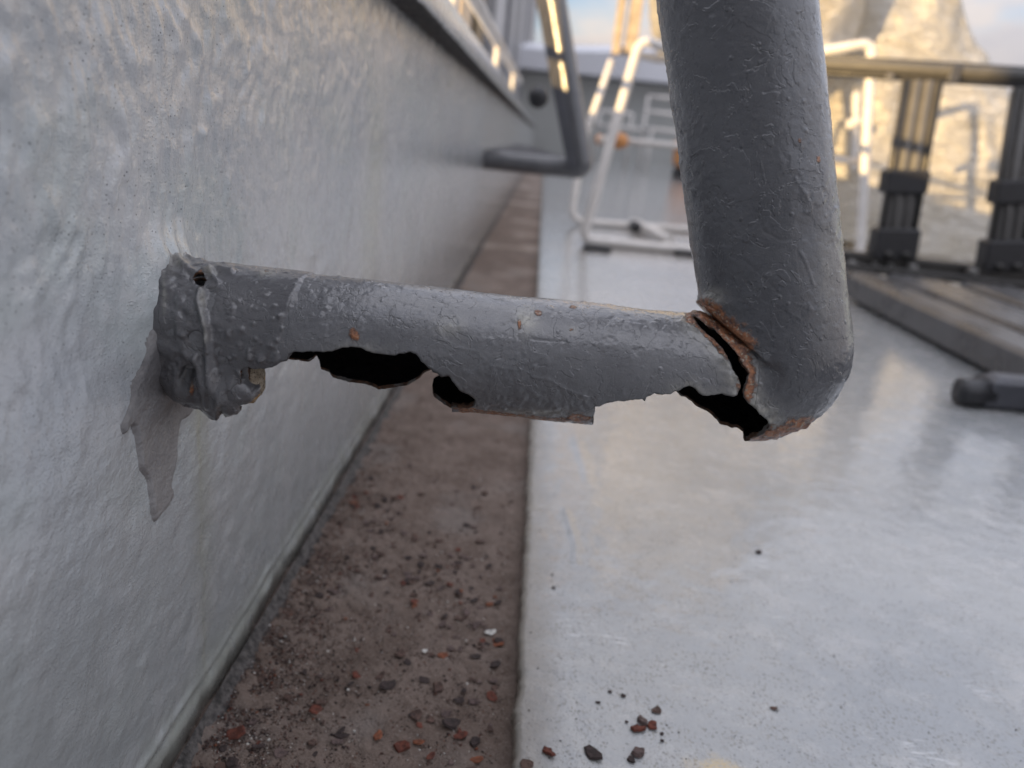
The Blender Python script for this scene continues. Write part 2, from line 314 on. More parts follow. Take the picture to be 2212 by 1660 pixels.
M_white = simple('white_tube_paint', (0.72, 0.69, 0.66), 0.35, 0.06, 40, 0.0002)
M_alu = simple('bronze_anodised', (0.15, 0.145, 0.14), 0.5, 0.08, 30, 0.0001, 0.0)
M_alud = simple('dark_aluminium', (0.05, 0.048, 0.046), 0.35, 0.1, 30, 0.0001, 0.5)
M_blk = simple('black_plastic', (0.022, 0.022, 0.025), 0.45, 0.15, 80, 0.0001)
M_dgrey = simple('dark_grey_plastic', (0.065, 0.067, 0.078), 0.45, 0.1, 50, 0.0001)
M_rail = simple('bronze_rail', (0.085, 0.082, 0.078), 0.55, 0.08, 30, 0.0001)
M_slat = simple('grey_brown_slat', (0.09, 0.089, 0.092), 0.3, 0.2, 14, 0.0002)
M_panel = simple('grey_ribbed_metal', (0.30, 0.30, 0.315), 0.4, 0.1, 20, 0.0002)
M_panel2 = simple('pale_rib_metal', (0.42, 0.42, 0.44), 0.4, 0.08, 20, 0.0002)
M_cream = simple('cream_render', (0.70, 0.56, 0.40), 0.6, 0.08, 6, 0.001)
M_fwall = simple('far_grey_render', (0.40, 0.41, 0.40), 0.6, 0.06, 1.5, 0.001)
M_fwhite = simple('far_white_canopy', (0.72, 0.73, 0.78), 0.6, 0.04, 1.5, 0.001)
M_orange = simple('orange_rubber', (0.62, 0.28, 0.10), 0.5, 0.12, 60, 0.0002)
M_ochre = simple('tan_board', (0.44, 0.36, 0.27), 0.6, 0.2, 30, 0.0003)
M_shade = simple('shade_wall_paint', (0.45, 0.46, 0.46), 0.45, 0.08, 4, 0.0005)
def m_plastic():
    b = NB('clouded_plastic_sheet'); t = b.t; n = b.noise(9, 4, 0.55, dist=0.5); bn = b.bump(b.noise(1, 4, 0.6, b.mapv((15, 15, 48), rot=(0.5, 0.75, 0.2)), 0.8), 0.035)
    c = b.mix(b.ramp(n, 0.35, 0.65, 0, 1), (0.80, 0.74, 0.62), (0.90, 0.86, 0.78))
    d = b.n('ShaderNodeBsdfDiffuse'); tr = b.n('ShaderNodeBsdfTranslucent'); g = b.n('ShaderNodeBsdfGlossy'); g.inputs['Roughness'].default_value = 0.38
    for q in (d, tr): b.set(q.inputs['Color'], c); t.links.new(bn, q.inputs['Normal'])
    t.links.new(bn, g.inputs['Normal']); m1 = b.n('ShaderNodeMixShader'); m1.inputs[0].default_value = 0.45; m2 = b.n('ShaderNodeMixShader'); m2.inputs[0].default_value = 0.2
    t.links.new(d.outputs[0], m1.inputs[1]); t.links.new(tr.outputs[0], m1.inputs[2]); t.links.new(m1.outputs[0], m2.inputs[1]); t.links.new(g.outputs[0], m2.inputs[2]); t.links.new(m2.outputs[0], b.out.inputs['Surface'])
    return b.m
M_sheet = m_plastic()

# ============================================================ GROUND AND LARGE STRUCTURE
XW = -0.125; GZ = -0.0105; XG = 0.0155     # coaming face, gutter floor, gutter's deck side
def graded(a, s, g, end, mx=1.0):
    r = [a]
    while r[-1] < end: r.append(r[-1]+s); s = min(s*g, mx)
    return np.array(r)
# deck: fine sheet in front, running out to the far end
ys = np.concatenate([np.linspace(-1.5, 0.16, 8)[:-1], graded(0.16, 0.0016, 1.008, 16, 0.4)]); xs = graded(XG, 0.0015, 1.012, 9, 0.4)
Y, X = np.meshgrid(ys, xs, indexing='ij'); P = np.stack([X, Y, 0*X], -1); nearf = np.exp(-np.maximum(Y-0.3, 0)/0.6)
edge = 0.0020*fbm(P[:, :1], 45, 3)+0.0014*fbm(P[:, :1], 260, 3, 5)
Z = 0.0007*fbm(P, 5, 3)*1.0+0.0002*fbm(P, 45, 3, 9)*nearf
round_ = np.exp(-(X-XG)/0.0012); Z = Z-0.0016*round_
px, py = sight(P)
d1 = dpoly(px, py, [(1246, 955), (1262, 1000), (1270, 1040)]); d2 = dpoly(px, py, [(1222, 1105), (1236, 1150), (1245, 1180), (1243, 1215)])
Z += 0.0006*np.exp(-(d1/9)**2)+0.0007*np.exp(-(d2/6)**2)
X2 = X+edge*np.exp(-(X-XG)/0.01); P = np.stack([X2, Y, Z], -1)
side = P[:, 0].copy(); rows = [np.stack([side[:, 0]-0.0006+0.0008*fbm(side+k, 150, 3)*(k > 0), side[:, 1], side[:, 2]+(-0.0035)*k], -1) for k in (4, 3, 2, 1)]
P = np.concatenate([np.stack(rows, 1), P], 1)
tag(link('deck', mesh('deck', P.reshape(-1, 3), gridF(P.shape[0], P.shape[1])[:, ::-1].copy()), None, (M_deck,)), kind='structure')
# gutter
ys = np.concatenate([np.linspace(-1.5, 0.2, 8)[:-1], graded(0.2, 0.0011, 1.006, 16, 0.4)]); xs = np.linspace(XW-0.012, XG+0.004, 105)
Y, X = np.meshgrid(ys, xs, indexing='ij'); P = np.stack([X, Y, 0*X], -1); nf = np.exp(-np.maximum(Y-0.3, 0)/0.5)
lump = 0.0022*np.exp(-((X-XW)/0.014)**2)+0.0016*np.exp(-((X-XG)/0.006)**2)
Z = GZ+0.0009*fbm(P, 28, 3)+(0.0011*np.abs(fbm(P, 160, 3, 3))+0.0007*sstep(0.1, 0.13, fbm(P*np.array([1, 1.3, 1]), 95, 3, 44))+0.0006*sstep(0.22, 0.25, fbm(P, 150, 3, 54)))*(0.3+0.7*nf)+lump*(0.7+fbm(P, 70, 3, 8)); P[..., 2] = Z
tag(link('gutter', mesh('gutter', P.reshape(-1, 3), gridF(*Y.shape)[:, ::-1].copy()), None, (M_gut,)), kind='structure')
# dark crust strip where the gutter meets the deck step
# far ground beyond the deck end so nothing is empty
b_ = boxg(10, 40, -0.3, 120, 90, 0.5, 0.01); tag(link('ground', mesh('ground', b_[0], b_[1], False), None, (M_fwall,)), kind='structure')

# ---- hatch coaming: wall face, flange, sealant bead
hc = empty('hatch_coaming', (XW, 1.0, 0)); tag(hc, 'pale grey painted steel coaming with a flanged top edge along the left of the gutter', 'coaming')
ZT = H+0.086
_c = CAMP+ray(1690, 832)*0.27; CY_, CZ_ = _c[1], _c[2]      # where the bracket arm meets the plate
ys = np.concatenate([np.linspace(-1.5, 0.12, 8)[:-1], graded(0.12, 0.0009, 1.0058, 9, 0.25)]); zs = np.concatenate([np.linspace(GZ-0.004, 0.03, 46)[:-1], np.linspace(0.03, ZT, 270)])
Y, Zz = np.meshgrid(ys, zs, indexing='ij'); P = np.stack([0*Y, Y, Zz], -1); nf = np.exp(-np.maximum(Y-0.3, 0)/0.5)
D = 0.0007*fbm(P, 14, 3)+0.0005*fbm(P, 60, 3, 4)*nf
upm = sstep(0.12, 0.25, Zz); Q = P*np.array([1, 230, 60])+np.array([0, 0, 0]); Q[..., 1] += 12*fbm(P, 12, 2, 2); D += 0.0018*np.maximum(pn(Q), -0.35)*upm*nf; D += 0.0022*np.maximum(fbm(P*np.array([1, 1, .45]), 120, 2, 77), 0.0)*(0.07+0.93*upm)*nf; D += 0.0010*np.maximum(fbm(P*np.array([1, 1, .6]), 230, 2, 79)-0.05, 0.0)*(0.15+0.85*upm)*nf; D += (0.0003+0.0003*upm)*fbm(P*np.array([1, 1, 1.6])+P[..., [0, 2, 1]]*np.array([0, .6, 0]), 55, 3, 87)*nf
Q = P*np.array([1, 60, 260]); Q[..., 2] += 9*fbm(P, 10, 2, 7); Q[..., 2] -= P[..., 1]*130; D += 0.00014*pn(Q)*(1-upm)*nf
Q = P*np.array([1, 420, 330]); D += 0.00020*np.maximum(fbm(P, 240, 2, 31)-0.12, 0)*3*upm*nf
Pw = P.copy(); Pw[..., 0] = XW; px, py = sight(Pw)
for (bx, by, r, a) in ((437, 290, 7, .0011), (258, 388, 6, .0006), (463, 398, 5, .0005), (600, 184, 5, .0007), (672, 552, 7, .0006), (520, 330, 5, .0004), (700, 480, 6, .0005), (560, 512, 5, .0005), (640, 200, 6, .0005), (35, 900, 6, .0006), (310, 1435, 6, .0006), (352, 1105, 4, .0004)):
    D += a*np.exp(-((px-bx)**2+((py-by)/1.5)**2)/(r*r))
D += 0.0009*np.exp(-(dpoly(px, py, [(392, 410), (388, 470), (384, 520), (376, 560)])/4.5)**2)+0.0006*np.exp(-(dpoly(px, py, [(366, 620), (352, 700), (345, 760)])/5)**2)
D += 0.0065*np.exp(-(np.hypot(P[..., 1]-CY_, P[..., 2]-CZ_)/0.0285)**4)*(1+0.35*fbm(P, 60, 2, 66))
bead = np.maximum(0, 1-Zz/0.007); jag = fbm(P, 30, 3, 12); D += (0.0012+0.0014*jag)*sstep(0, 0.9, bead)+0.0010*np.exp(-((Zz-0.010-0.003*jag)/0.0022)**2)*(0.6+jag)
P[..., 0] = XW+D
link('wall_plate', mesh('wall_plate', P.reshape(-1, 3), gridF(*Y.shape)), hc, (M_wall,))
# flange: L profile along y, its crusty underside blackened for the lip's shadow
ysf = graded(-1.5, 0.01, 1.0, 9, 0.01)[::1]; ysf = np.concatenate([np.linspace(-1.5, 0.3, 20)[:-1], graded(0.3, 0.004, 1.01, 9, 0.2)])
prof = [(XW-0.002, ZT-0.0015), (XW+0.006, ZT-0.001), (XW+0.012, ZT+0.0005), (XW+0.018, ZT), (XW+0.0228, ZT+0.0005), (XW+0.0243, ZT+0.0025), (XW+0.0243, ZT+0.012), (XW+0.0243, ZT+0.0245), (XW+0.0228, ZT+0.0275), (XW+0.01, ZT+0.0285), (XW-0.02, ZT+0.029), (XW-0.35, ZT+0.029)]
V = []; 
for yy in ysf:
    q = np.array([[a, yy, c] for a, c in prof]); nn = fbm(q, 55, 4, 3)
    q[:5, 2] -= np.abs(nn[:5])*0.004; q[:, 0] += 0.0006*nn; V.append(q)
V = np.array(V); F = gridF(V.shape[0], V.shape[1]); me = mesh('flange', V.reshape(-1, 3), F)
me.materials.append(M_wall); me.materials.append(M_crust); k = len(prof)-1
mi = np.zeros(len(F), np.int32); mi[(np.arange(len(F)) % k) < 4] = 1; me.polygons.foreach_set('material_index', mi); link('flange', me, hc)
# crusty sealant fillet along the wall foot
ysb = np.concatenate([graded(-0.6, 0.05, 1, 0.2, 0.05)[:-1], graded(0.2, 0.0016, 1.01, 7, 0.1)]); tt = np.linspace(0, 1, 9)
Yb, Tb = np.meshgrid(ysb, tt, indexing='ij'); q = np.stack([0*Yb, Yb, Tb*0.02], -1); w_ = 0.010+0.006*fbm(q[:, :1], 40, 3, 2)+0.004*fbm(q[:, :1], 8, 2, 6)
xb = XW+0.0035+w_*Tb; zb = GZ+0.0055*(1-Tb)**1.5+0.0022*np.abs(fbm(q, 220, 3, 1))-0.0015*Tb
P = np.stack([xb, Yb, zb], -1); link('sealant_bead', mesh('sealant_bead', P.reshape(-1, 3), gridF(*Yb.shape)[:, ::-1].copy()), hc, (M_crust,))
# paint smear that ran down the plate below the bracket
sm_px = [(372, 575), (352, 600), (340, 640), (318, 668), (300, 698), (293, 740), (289, 790), (281, 830), (277, 872), (268, 905), (262, 925), (268, 936), (283, 918), (292, 938), (300, 985), (304, 1012), (318, 1035), (322, 1062), (325, 1095), (331, 1122), (340, 1117), (352, 1104), (364, 1088), (372, 1064), (368, 1045), (378, 1000), (383, 950), (386, 915), (404, 898), (424, 880), (460, 872), (500, 872), (530, 850), (520, 700), (470, 590), (420, 560)]
def smooth_poly(pp, n=6):
    out = []; m = len(pp)
    for i in range(m):
        p0, p1, p2, p3 = (np.array(pp[(i+k-1) % m], float) for k in range(4))
        for t in np.linspace(0, 1, n, endpoint=False): out.append(0.5*((2*p1)+(-p0+p2)*t+(2*p0-5*p1+4*p2-p3)*t*t+(-p0+3*p1-3*p2+p3)*t**3))
    return out
sp = smooth_poly(sm_px)
gy = np.arange(0.19, 0.36, 0.0007); gz = np.arange(0.04, 0.24, 0.0007); Yg, Zg = np.meshgrid(gy, gz, indexing='ij'); Pg = np.stack([0*Yg+XW, Yg, Zg], -1); px, py = sight(Pg)
jx = 3*fbm(Pg, 300, 3, 1); ins = inside(px+jx, py+jx, sp); dd = dpoly(px+jx, py+jx, sp+[sp[0]]); sd_ = np.where(ins, dd, -dd)
Pn = Pg.copy(); Pn[..., 0] = 0.0
D = 0.0007*fbm(Pn, 14, 3)+0.0005*fbm(Pn, 60, 3, 4)+0.0065*np.exp(-(np.hypot(Pn[..., 1]-CY_, Pn[..., 2]-CZ_)/0.0285)**4)*(1+0.35*fbm(Pn, 60, 2, 66))+0.0006*np.exp(-(dpoly(px, py, [(366, 620), (352, 700), (345, 760)])/5)**2)
th = np.clip(sd_/3.0, -1, 1)
Pg[..., 0] = XW+D+0.00065*th+0.0005+0.0002*fbm(Pg, 90, 2, 5)*(th > 0)
F = gridF(*Yg.shape); keep = (sd_.reshape(-1)[F] > -2.0).any(1); F = F[keep]; u, inv = np.unique(F, return_inverse=True)
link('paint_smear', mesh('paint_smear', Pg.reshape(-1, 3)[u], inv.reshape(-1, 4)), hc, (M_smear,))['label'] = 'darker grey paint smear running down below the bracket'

# ============================================================ THE RUSTED BRACKET
K2 = lambda c: [((350+x/2.516)*.9357, (540+y/2.516)*.9357) for x, y in c]
K3 = lambda c: [((950+x/3.689)*.9357, (600+y/3.689)*.9357) for x, y in c]
K4 = lambda c: [((1400+x/2.767)*.9357, (500+y/2.767)*.9357) for x, y in c]
front1 = K2([(560, 772), (590, 768), (640, 785), (700, 775), (740, 750), (790, 735), (800, 700), (825, 690), (870, 695), (930, 685), (1000, 690), (1050, 685), (1100, 668), (1170, 660), (1215, 670), (1250, 685), (1300, 700), (1350, 708), (1400, 712), (1450, 700), (1500, 690), (1540, 700), (1560, 735), (1600, 775), (1640, 800), (1690, 830)]) + \
    K3([(150, 945), (210, 980), (260, 1000), (310, 985), (330, 1010), (370, 1070), (420, 1120), (480, 1150), (530, 1180), (545, 1210), (515, 1246), (460, 1250), (400, 1250), (330, 1245)])
FA = front1+[(1030, 1000), (560, 1000)]
lipR = K3([(1545, 1400), (1545, 1340), (1570, 1300), (1560, 1245), (1600, 1257), (1630, 1235), (1660, 1230), (1740, 1245), (1800, 1270), (1830, 1250), (1900, 1230), (1960, 1220), (2000, 1190)])
front4 = K4([(0, 1190), (60, 1210), (105, 1230), (140, 1205), (220, 1195), (240, 1170), (265, 1150), (310, 1130), (350, 1140), (400, 1143), (445, 1120), (480, 1100), (530, 1088), (570, 1105), (600, 1135), (640, 1150), (700, 1145), (740, 1135), (790, 1148), (835, 1140), (860, 1085), (855, 1055), (825, 1010), (800, 960), (770, 905), (745, 845), (700, 795), (655, 757), (620, 730), (585, 690), (560, 648)])
crackR = K4([(585, 655), (610, 672), (640, 705), (690, 722), (730, 770), (790, 830), (835, 880), (860, 940), (905, 1000), (880, 1080), (875, 1150), (900, 1190), (940, 1210), (975, 1260), (1020, 1290), (1040, 1330), (1000, 1375), (930, 1410), (890, 1436)])
FB = lipR+front4+crackR+[(1600, 1020), (1290, 1020)]
back1 = K2([(560, 700), (700, 700), (790, 730), (850, 735), (890, 738), (915, 742), (960, 708), (975, 740), (980, 790), (1030, 800), (1045, 830), (1100, 850), (1160, 865), (1240, 870), (1320, 900), (1400, 895), (1480, 880), (1540, 850), (1600, 795), (1660, 790)]) + \
    K3([(200, 930), (300, 930), (320, 975), (220, 1008), (185, 1035), (170, 1090), (190, 1160), (230, 1200), (290, 1240), (350, 1275)])
BA = back1+[(1035, 1010), (560, 1010)]
BB = K3([(1548, 1500), (1550, 1300), (1560, 1150)])+K4([(60, 1090), (400, 1095), (450, 1125), (480, 1150), (540, 1175), (580, 1215), (650, 1245), (700, 1290), (730, 1325), (800, 1350), (840, 1355), (880, 1388), (868, 1405), (885, 1442)])+[(1600, 1010), (1290, 1010)]
crack_line = K4([(520, 560), (575, 660), (690, 755), (770, 850), (830, 950), (880, 1060), (860, 1150), (990, 1280), (1040, 1335), (980, 1390), (880, 1445), (860, 1600)])
RA, RP = 0.0212, 0.02415
CORN = CAMP+ray(1690, 832)*0.27
PD = M3 @ np.array([1594, -8370, -1660.]); PD = -PD/np.linalg.norm(PD)
def sweep(corner, x0, du, nth, post_len, rc=0.011, coarse_after=0.165):
    a = np.array([1., 0, 0]); p = PD; phi = math.acos(a@p); T = rc*math.tan(phi/2); b = np.cross(a, p); b /= np.linalg.norm(b)
    st = []                                                  # (centre, tangent, radius)
    x1 = corner[0]-T; n = int((x1-x0)/du)
    for k in range(n): st.append((np.array([x0+(x1-x0)*k/n, corner[1], corner[2]]), a, RA, 0))
    cen = corner-a*T+np.cross(b, a)*rc; m = int((rc+RP)*phi/du*0.9); mid = None
    for k in range(m+1):
        t = k/m; an = phi*t; tn = a*math.cos(an)+np.cross(b, a)*math.sin(an); nn = np.cross(b, tn); s = t*t*(3-2*t); st.append((cen-nn*rc, tn, RA+(RP-RA)*s, 1 if an <= phi/2 else 2))
    an = phi/2; tm = a*math.cos(an)+np.cross(b, a)*math.sin(an); cm = cen-np.cross(b, tm)*rc
    s = du; 
    while s < post_len: st.append((corner+p*(T+s), p, RP, 3)); s += du if s < coarse_after else du*10
    th = np.linspace(0, 2*math.pi, nth, endpoint=False); c = np.array([q[0] for q in st]); t = np.array([q[1] for q in st]); r = np.array([q[2] for q in st]); reg = np.array([q[3] for q in st])
    nn = np.cross(b, t); N = np.cos(th)[None, :, None]*b+np.sin(th)[None, :, None]*nn[:, None, :]
    V = c[:, None]+r[:, None, None]*N
    # mitre: keep the inner side from crossing itself
    dm = (V-cm)@tm; tdm = t@tm; before = np.isin(reg, (0, 1))[:, None]; 
    sh = np.where(before & (dm > 0), -dm/np.maximum(tdm[:, None], .2), np.where(~before & (dm < 0), -dm/np.maximum(tdm[:, None], .2), 0)); V = V+sh[..., None]*t[:, None, :]
    wt = (np.abs(sh) > 1e-7).astype(float); wd = max(1, int(0.008/du))
    for _ in range(3): wt = np.maximum.reduce([np.roll(wt, k, 0) for k in range(-wd, wd+1, max(1, wd//3))])
    for _ in range(8): wt[1:-1] = (wt[:-2]+wt[1:-1]+wt[2:])/3
    Nm = np.cos(th)[:, None]*b+np.sin(th)[:, None]*np.cross(b, tm); wn = np.minimum(1, wt*1.3)[..., None]; N = N+(Nm[None]-N)*wn; N /= np.linalg.norm(N, axis=-1)[..., None]
    V0 = V.copy(); V1 = V.copy(); nz_ = np.nonzero(wt.max(1) > 1e-4)[0]; e0, e1 = max(0, nz_.min()-70), min(len(V), nz_.max()+70)
    for _ in range(int(700*(0.00046/du)**2)+2): V1[e0+1:e1-1] = 0.25*V1[e0:e1-2]+0.5*V1[e0+1:e1-1]+0.25*V1[e0+2:e1]
    V = V0+(V1-V0)*wt[..., None]
    return V, N, reg
def bsmooth(V, F, it=3):
    e = np.concatenate([F[:, [0, 1]], F[:, [1, 2]], F[:, [2, 3]], F[:, [3, 0]]]); es = np.sort(e, 1); key = es[:, 0].astype(np.int64)*len(V)+es[:, 1]; u, ix, ct = np.unique(key, return_index=True, return_counts=True); be = es[ix[ct == 1]]
    for _ in range(it):
        acc = np.zeros_like(V); cn_ = np.zeros(len(V)); np.add.at(acc, be[:, 0], V[be[:, 1]]); np.add.at(acc, be[:, 1], V[be[:, 0]]); np.add.at(cn_, be[:, 0], 1); np.add.at(cn_, be[:, 1], 1); m = cn_ > 0
        V[m] = 0.5*V[m]+0.5*acc[m]/cn_[m][:, None]
    return V, np.unique(be)
def biggest(F, n):
    lab = np.arange(n)
    for _ in range(4000):
        m = lab[F].min(1); new = lab.copy()
        for k in range(4): np.minimum.at(new, F[:, k], m)
        new = new[new]
        if (new == lab).all(): break
        lab = new
    l = lab[F[:, 0]]; u, c = np.unique(l, return_counts=True); return F[l == u[c.argmax()]]
def shell(name, V, F, wear, parent, mats, thick=0.0017, N=None):
    """outer skin, and when thick > 0 an inner skin and a broken rim, as one closed mesh"""
    u, inv = np.unique(F, return_inverse=True); F = inv.reshape(-1, 4); V = V[u]; W = wear[u].astype(np.float32); n = len(V); m = len(F)
    if thick:
        N = N.reshape(-1, 3)[u]; Vi = V-N*(thick*(1+0.35*fbm(V, 240, 2, 5)))[:, None]
        e = np.concatenate([F[:, [0, 1]], F[:, [1, 2]], F[:, [2, 3]], F[:, [3, 0]]]); key = np.minimum(e[:, 0], e[:, 1]).astype(np.int64)*n+np.maximum(e[:, 0], e[:, 1]); _, ix, ct = np.unique(key, return_index=True, return_counts=True); be = e[ix[ct == 1]]
        rim = np.stack([be[:, 1], be[:, 0], be[:, 0]+n, be[:, 1]+n], 1)
        V = np.concatenate([V, Vi]); W = np.concatenate([W, W*0]); mi = np.concatenate([np.zeros(m), np.ones(m), np.full(len(rim), 2)]).astype(np.int32); F = np.concatenate([F, F[:, ::-1]+n, rim])
    me = mesh(name, V, F); attr(me, 'wear', W)
    o = link(name, me, parent, mats)
    if thick: me.polygons.foreach_set('material_index', mi)
    return o
def build_bracket(corner, fine, root):
    du, nth = (0.00046, 300) if fine else (0.004, 40)
    x0 = XW-0.002; V, N, reg = sweep(corner, x0, du, nth, 0.55, coarse_after=0.165 if fine else 9); nu = V.shape[0]
    F = gridF(nu, nth, True)
    if not fine:
        w = np.zeros((nu*nth, 3)); ar = np.repeat(reg, nth)[F].max(1) <= 1
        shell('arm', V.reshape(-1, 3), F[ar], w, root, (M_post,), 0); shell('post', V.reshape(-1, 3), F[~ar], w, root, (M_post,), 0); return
    px, py = sight(V); face = (N*(V-CAMP)).sum(-1) < 0
    lowq = sstep(0.1, -0.6, N[..., 2])
    jx, jy = 3.0*fbm(V, 420, 3, 2), 3.0*fbm(V, 420, 3, 30); qx, qy = px+jx, py+jy
    cut = np.where(face, inside(qx, qy, FA) | inside(qx, qy, FB), inside(qx, qy, BA) | inside(qx, qy, BB))
    small = face & (inside(qx, qy, [(415, 603), (424, 600), (441, 600), (446, 608), (436, 622), (424, 615)]))
    cut |= small
    # relief
    reg2 = np.repeat(reg, nth).reshape(nu, nth); post = sstep(1400, 1650, px)
    D = 0.00045*fbm(V, 26, 3)+0.00016*fbm(V, 130, 3, 4)+(0.00045*np.abs(fbm(V, 190, 3, 9))+0.0003*fbm(V, 420, 2, 3))*lowq*sstep(600, 700, px)
    fl = fbm(V, 75, 4, 40); pm = sstep(0.0, 0.15, fbm(V, 30, 2, 90)); D += (0.00018*sstep(0.16, 0.172, fl)+0.00012*sstep(-0.14, -0.128, fl))*(0.25+0.75*pm)
    fl2 = fbm(V, 130, 3, 70); D += 0.00016*sstep(0.2, 0.212, fl2)*(0.2+0.8*pm)
    bl = fbm(V, 330, 2, 12); D += 0.0014*np.maximum(bl-0.36, 0)*(0.4+0.6*pm)
    for pts, a, s in (([(1700, 670), (1716, 655), (1735, 662), (1748, 655), (1752, 672), (1730, 690), (1712, 680), (1700, 670)], .0003, 3), ([(1640, 470), (1650, 500), (1690, 520), (1720, 516)], -.0004, 2.5), ([(1720, 390), (1740, 420), (1752, 455)], .0004, 3.5), ([(1730, 545), (1745, 575), (1760, 620)], .00045, 3.5), ([(1135, 675), (1132, 700), (1118, 720), (1120, 735)], -.0004, 3), ([(1145, 732), (1180, 736), (1220, 738)], -.0004, 2), ([(855, 652), (900, 665), (940, 678)], -.0003, 2.5), ([(930, 640), (960, 660), (985, 690), (990, 720)], -.0004, 2.5), ([(600, 628), (640, 610), (668, 600)], .0003, 4), ([(940, 700), (960, 735), (985, 750), (1030, 760), (1060, 790), (1110, 800)], .00035, 4), ([(1270, 858), (1230, 845), (1190, 822), (1150, 815)], .0004, 4), ([(1605, 560), (1640, 590), (1690, 640)], -.0003, 2.5)):
        D += 0.6*a*np.exp(-(dpoly(px, py, pts)/(0.6*s))**2)*face
    dc = dpoly(px, py, K4([(560, 640), (690, 745), (780, 860), (850, 980), (870, 1080), (880, 1160), (950, 1250), (1030, 1320)])); nearc = np.exp(-(dc/30)**2)*face*(py > 640)
    D += (0.0006+0.0016*fbm(V, 210, 4, 5))*nearc
    D += (0.0008+0.0016*fbm(V, 170, 3, 35))*np.exp(-(dpoly(px, py, [(1520, 676), (1570, 712), (1640, 776)])/17)**2)*face
    weld = np.exp(-(np.hypot((px-1535)/34, (py-668)/26))**2)*face; D += (0.0016+0.002*fbm(V, 260, 3, 8))*weld
    D += 0.0011*fbm(V, 300, 4, 6)*np.exp(-(np.hypot((px-1700)/95, (py-925)/28))**4)*face
    # flattened broken lip of the bottom strip and thinning at the ragged edges
    V = V+D[..., None]*N
    # wear colours
    rust = np.zeros(px.shape); pale = np.zeros(px.shape); near_black = np.zeros(px.shape)
    def blob(x, y, rx, ry, a=1.0): return a*np.exp(-(((px-x)/rx)**2+((py-y)/ry)**2))*face
    rust = np.maximum.reduce([rust, 1.15*np.exp(-(dpoly(px, py, [(1525, 680), (1560, 706), (1600, 745)])/30)**2)*face, 1.1*np.exp(-(dpoly(px, py, K4([(570, 640), (640, 660), (720, 690), (790, 700)]))/22)**2)*face, 0.9*np.exp(-(dpoly(px, py, K4([(590, 690), (690, 790), (770, 900)]))/9)**2)*face,
        1.0*np.exp(-(dpoly(px, py, K4([(690, 700), (800, 800), (870, 920), (900, 1010), (890, 1120)]))/20)**2)*face, 0.85*np.exp(-(dpoly(px, py, K4([(900, 1430), (1040, 1400), (1180, 1360), (1290, 1320)]))/22)**2)*face,
        0.8*np.exp(-(dpoly(px, py, K3([(420, 1270), (600, 1290), (900, 1330), (1200, 1365), (1500, 1350)]))/7)**2)*face, blob(765, 722, 14, 17, .9), blob(1122, 700, 4, 12, .9), blob(1163, 676, 10, 7, 1.1), blob(1237, 664, 9, 4, .9), blob(1234, 712, 4, 4, .8), blob(1255, 905, 28, 14, 0.9), blob(1000, 882, 30, 7, .6), blob(1728, 303, 6, 8, .7), blob(1768, 345, 6, 9, .7), blob(578, 586, 9, 4, .6)])
    pale = np.maximum.reduce([0.9*np.exp(-(dc/34)**2)*face*(py > 650), blob(1138, 692, 22, 26, 1.0), blob(1420, 668, 90, 9, .55), blob(1240, 712, 10, 9, .5), blob(970, 705, 30, 20, .5), blob(775, 755, 60, 16, .45), blob(1130, 892, 110, 6, .7), blob(1700, 925, 60, 25, .4), blob(1540, 645, 26, 20, .8), 0.5*np.exp(-(dpoly(px, py, front4[10:18])/18)**2)*face, blob(1790, 600, 22, 110, .35)])
    edgepix = np.minimum(dpoly(px, py, FA[:-2]), dpoly(px, py, FB[:-2])); near_black = 0.8*np.exp(-(edgepix/2.6)**2)*face
    fwd_in = (~face) & (edgepix < 0)
    W = np.stack([rust, pale, near_black], -1).reshape(-1, 3)
    cf = cut.reshape(-1)[F]; keep = ~(cf.sum(1) >= 2); F = F[keep]; Vf = V.reshape(-1, 3); Vf, bv = bsmooth(Vf, F, 2)
    # which side of the crack
    cl = np.array(crack_line); xs_ = np.interp(py.reshape(-1), cl[:, 1], cl[:, 0]); isarm = (px.reshape(-1) < xs_) | (reg2.reshape(-1) == 0)
    fa = isarm[F].all(1) & (reg2.reshape(-1)[F].max(1) <= 2)
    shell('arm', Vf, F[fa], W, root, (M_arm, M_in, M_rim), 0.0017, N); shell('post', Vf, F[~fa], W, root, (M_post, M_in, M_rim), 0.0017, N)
rb = empty('handrail_bracket', tuple(CORN-np.array([0, 0, 0.03]))); tag(rb, 'grey pipe bracket rusted through with ragged holes, nearest the camera, welded to the coaming', 'pipe bracket')
build_bracket(CORN, True, rb)
